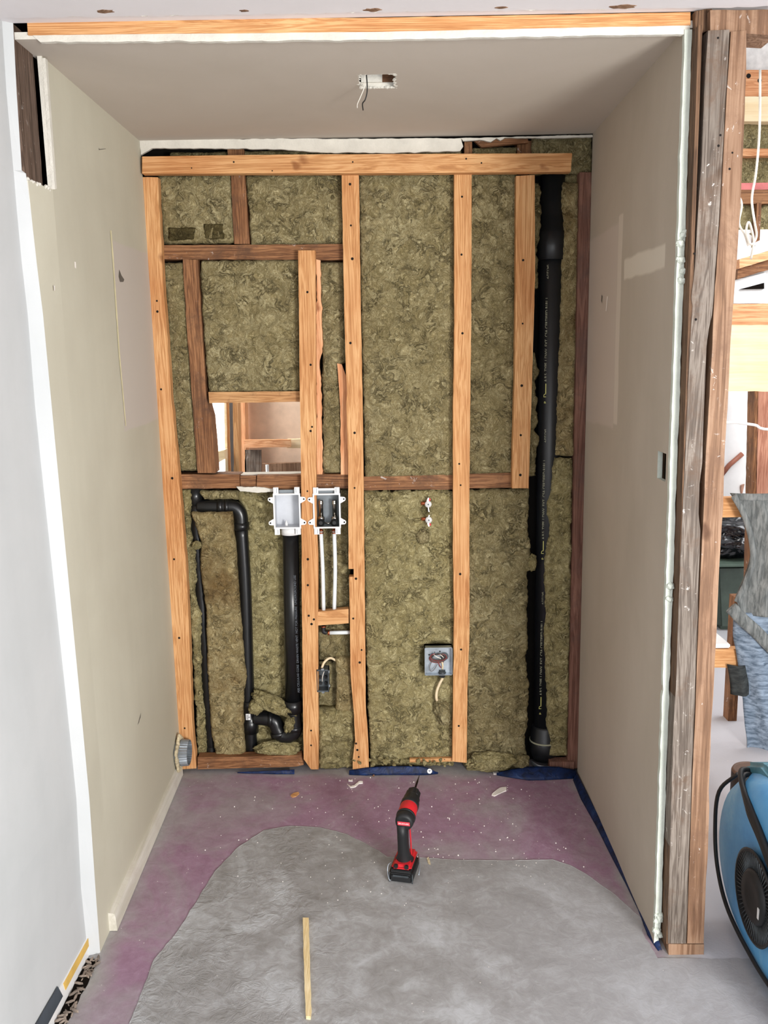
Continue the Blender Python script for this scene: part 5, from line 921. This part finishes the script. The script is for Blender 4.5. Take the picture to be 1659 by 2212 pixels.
sw('guard_rail', [(1.1147,0.4256),(2.7379,0.4079),(2.7467,0.3277),(1.1175,0.3455)], .25, .29, NEW['x'], 'lower pale rail behind the hanging hoodie', 'rail')
for xx in (1.10, 2.72):
    bm = bmesh.new(); box(bm, (xx, .291, 0), (xx+.04, .38, 2.0)); mk('guard_post', bm, NEW['z'], kind='structure')  # upright posts carrying the guard rails
# bin with bag and cardboard
bc = (2.0989,1.8209)
t = emp('trash_bin', (bc[0]+.05, bc[1]+.1, 0), 'dark green wheeled bin behind the rails', 'bin')
bm = bmesh.new(); x, y = bc[0]+.05, bc[1]+.15; zt = 0.4217
lo = [(-.19, -.18), (.19, -.18), (.19, .18), (-.19, .18)]; a = [bm.verts.new((x+q[0]*.85, y+q[1]*.85, 0)) for q in lo]; b = [bm.verts.new((x+q[0]*1.15, y+q[1]*1.15, zt)) for q in lo]
bm.faces.new(a); bm.faces.new(b)
for i in range(4): bm.faces.new((a[i], a[(i+1) % 4], b[(i+1) % 4], b[i]))
bmesh.ops.bevel(bm, geom=bm.edges[:], offset=.03, segments=3, affect='EDGES'); mk('bin_body', bm, plain('green_bin_plastic', (70, 82, 74), .5), t, smooth=False)
bx('bin_rim', (x-.23, y-.22, zt-.02), (x+.23, y+.22, zt+.01), plain('green_bin_rim', (98, 118, 106), .5), t, bev=.008)
lump('garbage_bag', (x-.0, y-.02, zt+.13), .25, .20, .12, 'shiny black garbage bag bulging out of the bin', mat=plain('black_bag_film', (20, 22, 28), .22, 0, .7, .5, 12))
bpy.data.objects['garbage_bag']['category'] = 'bag'
zz = zt+.22
for k, (dx_, rot, h) in enumerate(((-.03, .15, .36), (.07, -.25, .30), (.10, .3, .26))):
    o = bx('cardboard_piece', (-.07, -.004, 0), (.07, .004, h), plain('cardboard_%d' % k, (170, 128, 108), .8), label=('tall folded cardboard piece sticking out behind the garbage bag', 'middle cardboard piece leaning out of the bin', 'short cardboard piece leaning right out of the bin')[k], category='cardboard'); o.location = (x+dx_, y+.05*k, zz-.06); o.rotation_euler = (.1, rot, .6*k)
sb = (1.6333,0.2511)
bx('white_slab', (1.3629, .252, 0.4256), (1.4547, .45, 0.4435), WHP, label='flat white slab just above the lower rail', category='slab', bev=.004)
bx('dark_post', (1.559, .5, 0), (1.5978, .56, 0.5737), OLD['z'], label='dark short post between the bin and the hoodie', category='post')
# hoodie
H = emp('hoodie', (1.5222, .2, 0.0), 'heather grey hoodie draped over the upper rail', 'hoodie')
def drape(nm, left, right, y, mat, wob, par, nx=26, nz=70, ph=0, thick=.004, bulge=.03):
    zs = [p[1] for p in left]; z0, z1 = min(zs), max(zs); bm = bmesh.new(); G = []
    for j in range(nz+1):
        z = z0+(z1-z0)*j/nz; xl, xr = interp(left, z), interp(right, z)
        G.append([bm.verts.new((xl+(xr-xl)*i/nx+.006*noise.noise(Vector((z*9, i*.3, ph))), y-bulge*math.sin(math.pi*i/nx)-wob*math.sin(i/nx*13+z*4+ph+1.5*noise.noise(Vector((i*.2, z*4, ph))))*(.3+.7*(1-j/nz))-wob*.6*noise.noise(Vector((i*.25, z*12, ph))), z)) for i in range(nx+1)])
    for j in range(nz):
        for i in range(nx): bm.faces.new((G[j][i], G[j][i+1], G[j+1][i+1], G[j+1][i]))
    o = mk(nm, bm, mat, par, smooth=True); md = o.modifiers.new('s', 'SOLIDIFY'); md.thickness = thick; md.offset = 1; return o
drape('shoulder_panel', [(1.4063,1.0814),(1.4499,1.0176),(1.4843,0.9236),(1.5005,0.8289),(1.4797,0.734),(1.4467,0.6538),(1.4693,0.58)], [(1.6793,1.0958),(1.7053,0.9765),(1.7151,0.8258),(1.7263,0.6536),(1.7415,0.4195)], .215, CL1, .012, H)
drape('body_panel', [(1.4463,0.59),(1.4604,0.463),(1.4806,0.364),(1.5119,0.2039),(1.5322,0.0415),(1.5533,-0.1337)], [(1.7307,0.5858),(1.7531,0.2405),(1.7777,-0.1369)], .225, CL2, .018, H, ph=3)
bm = bmesh.new(); hp = [(1.4224,0.6194),(1.4698,0.5702),(1.5289,0.5168),(1.5927,0.4512),(1.7088,0.3409)]
tube(bm, [(p[0], .185, p[1]) for p in hp], .026, 14, flat=.4); mk('hem_band', bm, CL1, H, label='ribbed grey hem')
bm = bmesh.new(); hp = [(1.4103,1.0739),(1.4545,0.9989),(1.4871,0.9047),(1.4997,0.81),(1.4765,0.7245),(1.4436,0.6423)]
tube(bm, [(p[0], .185, p[1]) for p in hp], .012, 12, flat=.6); mk('edge_seam', bm, CL1, H)
drape('sleeve', [(1.4428,0.3619),(1.4608,0.2331)], [(1.5267,0.3606),(1.5416,0.2278)], .24, CLD, .004, H, nx=10, nz=14, ph=6)
drape('rail_fold', [(1.4063,1.0814),(1.4259,1.0552)], [(1.6786,1.1069),(1.7004,1.051)], .205, CL1, .004, H, nx=14, nz=6, ph=8)
# black can
cc = (1.2598,0.2364)
bm = bmesh.new(); lathe(bm, [(0, .062), (.01, .066), (cc[1]-.012, .066), (cc[1]-.004, .062), (cc[1]-.002, .058), (cc[1]-.006, .054)], (cc[0]+.015, -.45, 0), (0, 0, 1), 28)
for q in bm.faces:
    if q.calc_center_median().z > cc[1]-.009: q.material_index = 1
mk('round_canister', bm, [plain('dark_canister', (38, 30, 28), .5), plain('canister_top', (104, 82, 70), .6)], label='dark round canister with a wood coloured top behind the blue air mover', category='canister')
# ================================================================== AIR MOVER
F = emp('air_mover', (1.08, -1.12, 0.0), 'scuffed blue air mover fan with a round black grille, cord wrapped on top', 'fan')
FDX, FDY = .050, -.045
prof = [(-1.12, .47), (-1.02, .455), (-.92, .40), (-.845, .31), (-.82, .20), (-.85, .10), (-.93, .035), (-1.02, .012), (-1.2, .006), (-1.46, .006), (-1.47, .03), (-1.47, .14), (-1.45, .155), (-1.38, .20), (-1.36, .27), (-1.33, .36), (-1.25, .43)]
pr2 = resample(prof, .03, 0); 
for _ in range(6): pr2 = [(pr2[i-1]+pr2[i]*2+pr2[(i+1) % len(pr2)])/4 for i in range(len(pr2))]
cc2 = Vector((-1.13, .22)); bm = bmesh.new(); rings = []
for (x, s) in ((.952, .48), (.950, .56), (.948, .68), (.950, .80), (.960, .90), (.985, .975), (1.02, 1.0), (1.14, 1.0), (1.18, .975), (1.205, .9), (1.215, .75)):
    rings.append([bm.verts.new((x, cc2.x+(p.x-cc2.x)*s, max(.006, cc2.y+(p.y-cc2.y)*s))) for p in pr2])
n = len(pr2)
for a, b in zip(rings, rings[1:]):
    for i in range(n): bm.faces.new((a[i], a[(i+1) % n], b[(i+1) % n], b[i]))
bm.faces.new(rings[0][::-1]); bm.faces.new(rings[-1]); mk('housing', bm, BLUE, F, smooth=True)
gc = Vector((.944, -1.14, .205))
bm = bmesh.new(); lathe(bm, [(0, .108), (-.006, .122), (-.012, .125), (-.013, .118), (-.004, .106)], gc, (1, 0, 0), 40); mk('grille_ring', bm, RUB, F)
bm = bmesh.new()
for k in range(60):
    a = 2*math.pi*k/60; d = Vector((0, math.cos(a), math.sin(a))); tube(bm, [gc+d*.068+Vector((-.006, 0, 0)), gc+d*.116+Vector((-.010, 0, 0))], .0017, 5, smooth=False)
gr = mk('grille_fins', bm, GALVD, F)
bm = bmesh.new(); lathe(bm, [(-.002, .118), (-.0025, .01)], gc, (1, 0, 0), 36); mk('intake_well', bm, VOID, F)
bm = bmesh.new(); lathe(bm, [(0, .072), (-.01, .072), (-.018, .064), (-.016, .04), (-.012, .01)], gc, (1, 0, 0), 36); mk('hub_plate', bm, RUB, F)
bm = bmesh.new(); box(bm, (gc.x-.0185, gc.y-.055, gc.z-.03), (gc.x-.0165, gc.y-.045, gc.z+.0)); mk('hub_sticker', bm, WHP, gr)
bm = bmesh.new(); ph = [(-1.32, .38), (-1.22, .455), (-1.02, .465), (-.93, .425), (-.96, .38), (-1.1, .40)]; prism(bm, [Vector(p) for p in ph], .985, 1.19, 'x'); bmesh.ops.bevel(bm, geom=bm.edges[:], offset=.01, segments=3, affect='EDGES'); mk('handle_housing', bm, TEAL, F, label='dull teal handle housing on top')
for k in range(4):
    yo = -.012*k; bm = bmesh.new(); tube(bm, [(1.02, -.955+yo, .40), (.965, -.97+yo, .425-.008*k), (.948, -1.02+yo, .405-.012*k), (.945, -1.10+yo, .375-.012*k), (.945, -1.20+yo, .325-.012*k), (.95, -1.32+yo, .27-.01*k)], .0065, 10); mk('cord_wrap', bm, RUB, F)
bm = bmesh.new(); tube(bm, [(1.0, -.86, .36), (.965, -.835, .30), (.958, -.84, .20), (.955, -.88, .11), (.948, -.98, .06), (.945, -1.15, .045), (.945, -1.30, .055)], .005, 10); mk('power_cord', bm, RUB, F)
for o in list(F.children)+list(gr.children):
    gpart = o.name.startswith(('grille', 'hub', 'intake'))
    for v in o.data.vertices:
        if gpart: v.co = gc+(v.co-gc)*.84
        v.co = Vector((.944, -1.12, 0))+(v.co-Vector((.944, -1.12, 0)))*1.17
for o in list(F.children): o.location += Vector((FDX, FDY, 0))
# ------------------------------------------------------------------ foot of the hall wall: membrane strip, yellow tape, flat strip painting the gap's shade
def hp(y, z): return (-0.812-0.014*((-1.05-y))+.004, y, z)
q = [(-1.036,0.0629),(-1.0606,0.0057),(-1.3266,0.0062),(-1.4217,0.0846)]
bm = bmesh.new(); pts = [(-1.052, .0), (-1.052, .055), (-1.62, .062), (-1.62, .0)]; prism(bm, resample(pts, .04, 0), -.806, -.812, 'x'); 
for v in bm.verts: v.co.x -= .0145*(-1.05-v.co.y)
mk('baseboard_hall_left', bm, WHP, kind='structure')
bm = bmesh.new(); pts = [(-1.056, .030), (-1.056, .054), (-1.245, .056), (-1.235, .030)]; prism(bm, resample(pts, .03, .0008), -.8045, -.8065, 'x')
for v in bm.verts: v.co.x -= .0145*(-1.05-v.co.y)
mk('yellow_tape', bm, plain('mustard_tape', (214, 176, 92), .7, var=.05), label='mustard yellow tape strip low on the white hall wall', category='tape')
bm = bmesh.new(); pts = [(-1.255, .028), (-1.28, .075), (-1.5, .085), (-1.5, .03)]; prism(bm, resample(pts, .03, .0008), -.8045, -.8065, 'x')
for v in bm.verts: v.co.x -= .0145*(-1.05-v.co.y)
mk('dark_tape', bm, plain('slate_tape', (66, 74, 82), .6), label='dark slate tape corner at the bottom left of the white hall wall', category='tape')
ribbon('gap_shadow_strip', [(-.806, -1.07), (-.775, -1.075), (-.775, -1.62), (-.812, -1.62)], .0003, .0012, VOID, kind='stuff', label='flat dark strip painting the shade of the floor gap by the hall wall', category='gap')  # near-black sheet on the floor, painted shade of the gap
bm = bmesh.new()
for k in range(90):
    y = random.uniform(-1.5, -1.06); x = random.uniform(-.80, -.772); s = random.uniform(.003, .010)
    bmesh.ops.create_icosphere(bm, subdivisions=1, radius=s, matrix=Matrix.Translation((x, y, .004))@Matrix.Rotation(random.uniform(0, 3), 4, 'Z')@Matrix.Diagonal((1.8, .5, .5, 1)))
mk('rubble', bm, plain('rubble_grey', (130, 118, 108), .9, var=.3), label='broken grey rubble in the gap at the foot of the hall wall', category='rubble', kind='stuff')
# scuffs on the left and right walls
def wscuff(par, pts, mat, nm, nrm):
    bm = bmesh.new(); c = sum((Vector(p) for p in pts), Vector())/len(pts)
    fc = bm.faces.new([bm.verts.new(Vector(p)+Vector(nrm)) for p in pts]); return mk(nm, bm, mat, par)
SCF = plain('grey_scuff', (104, 98, 90), .8); wl = bpy.data.objects['wall_left']
wscuff(wl, [(-0.7946,-0.3751,1.9229),(-0.7945,-0.3538,1.9061),(-0.7945,-0.3252,1.8954),(-0.7944,-0.3378,1.8871),(-0.7944,-0.3746,1.8843),(-0.7945,-0.3861,1.8991)], SCF, 'scuff_mark', (.0008, 0, 0))
wscuff(wl, [(-0.797,-0.498,2.2633),(-0.797,-0.4997,2.2564),(-0.7972,-0.4275,2.2743),(-0.7972,-0.4271,2.2757),(-0.797,-0.4944,2.2601)], SCF, 'scuff_mark', (.0008, 0, 0)); wscuff(wl, [(-0.7941,-0.7995,1.9056),(-0.7941,-0.7884,1.9055),(-0.794,-0.7888,1.8883),(-0.794,-0.7997,1.8898)], PAPER, 'paint_chip', (.0008, 0, 0)); wscuff(wl, [(-0.7934,-0.9739,1.8294),(-0.7934,-0.9639,1.8301),(-0.7933,-0.967,1.8173),(-0.7933,-0.9736,1.8168)], PAPER, 'paint_chip', (.0008, 0, 0))
wscuff(wl, [(-0.7954,-0.4455,2.0326),(-0.7954,-0.4308,2.0345),(-0.7948,-0.4281,1.9489),(-0.7927,-0.4351,1.665),(-0.791,-0.4224,1.4303),(-0.791,-0.4327,1.4311),(-0.7927,-0.4502,1.665),(-0.7948,-0.443,1.9474)], plain('cream_filler', (226, 218, 180), .8), 'filler_ridge', (.0014, 0, 0))
wscuff(wl, [(-0.7839,-0.4984,0.4696),(-0.784,-0.4894,0.4821),(-0.7838,-0.5176,0.4616),(-0.7838,-0.5352,0.4594)], SCF, 'scuff_mark', (.0008, 0, 0))
wscuff(wr, [(0.7765,-0.2962,1.8203),(0.7763,-0.3095,1.8195),(0.7766,-0.2949,1.773),(0.7767,-0.2814,1.7736)], PAPER, 'filler_ridge', (-.0012, 0, 0)); wscuff(wr, [(0.7776,-0.213,1.8315),(0.7774,-0.2278,1.8245),(0.7775,-0.2234,1.8021),(0.7777,-0.2084,1.8105)], SCF, 'scuff_mark', (-.0008, 0, 0))
print('objects', len(bpy.data.objects))
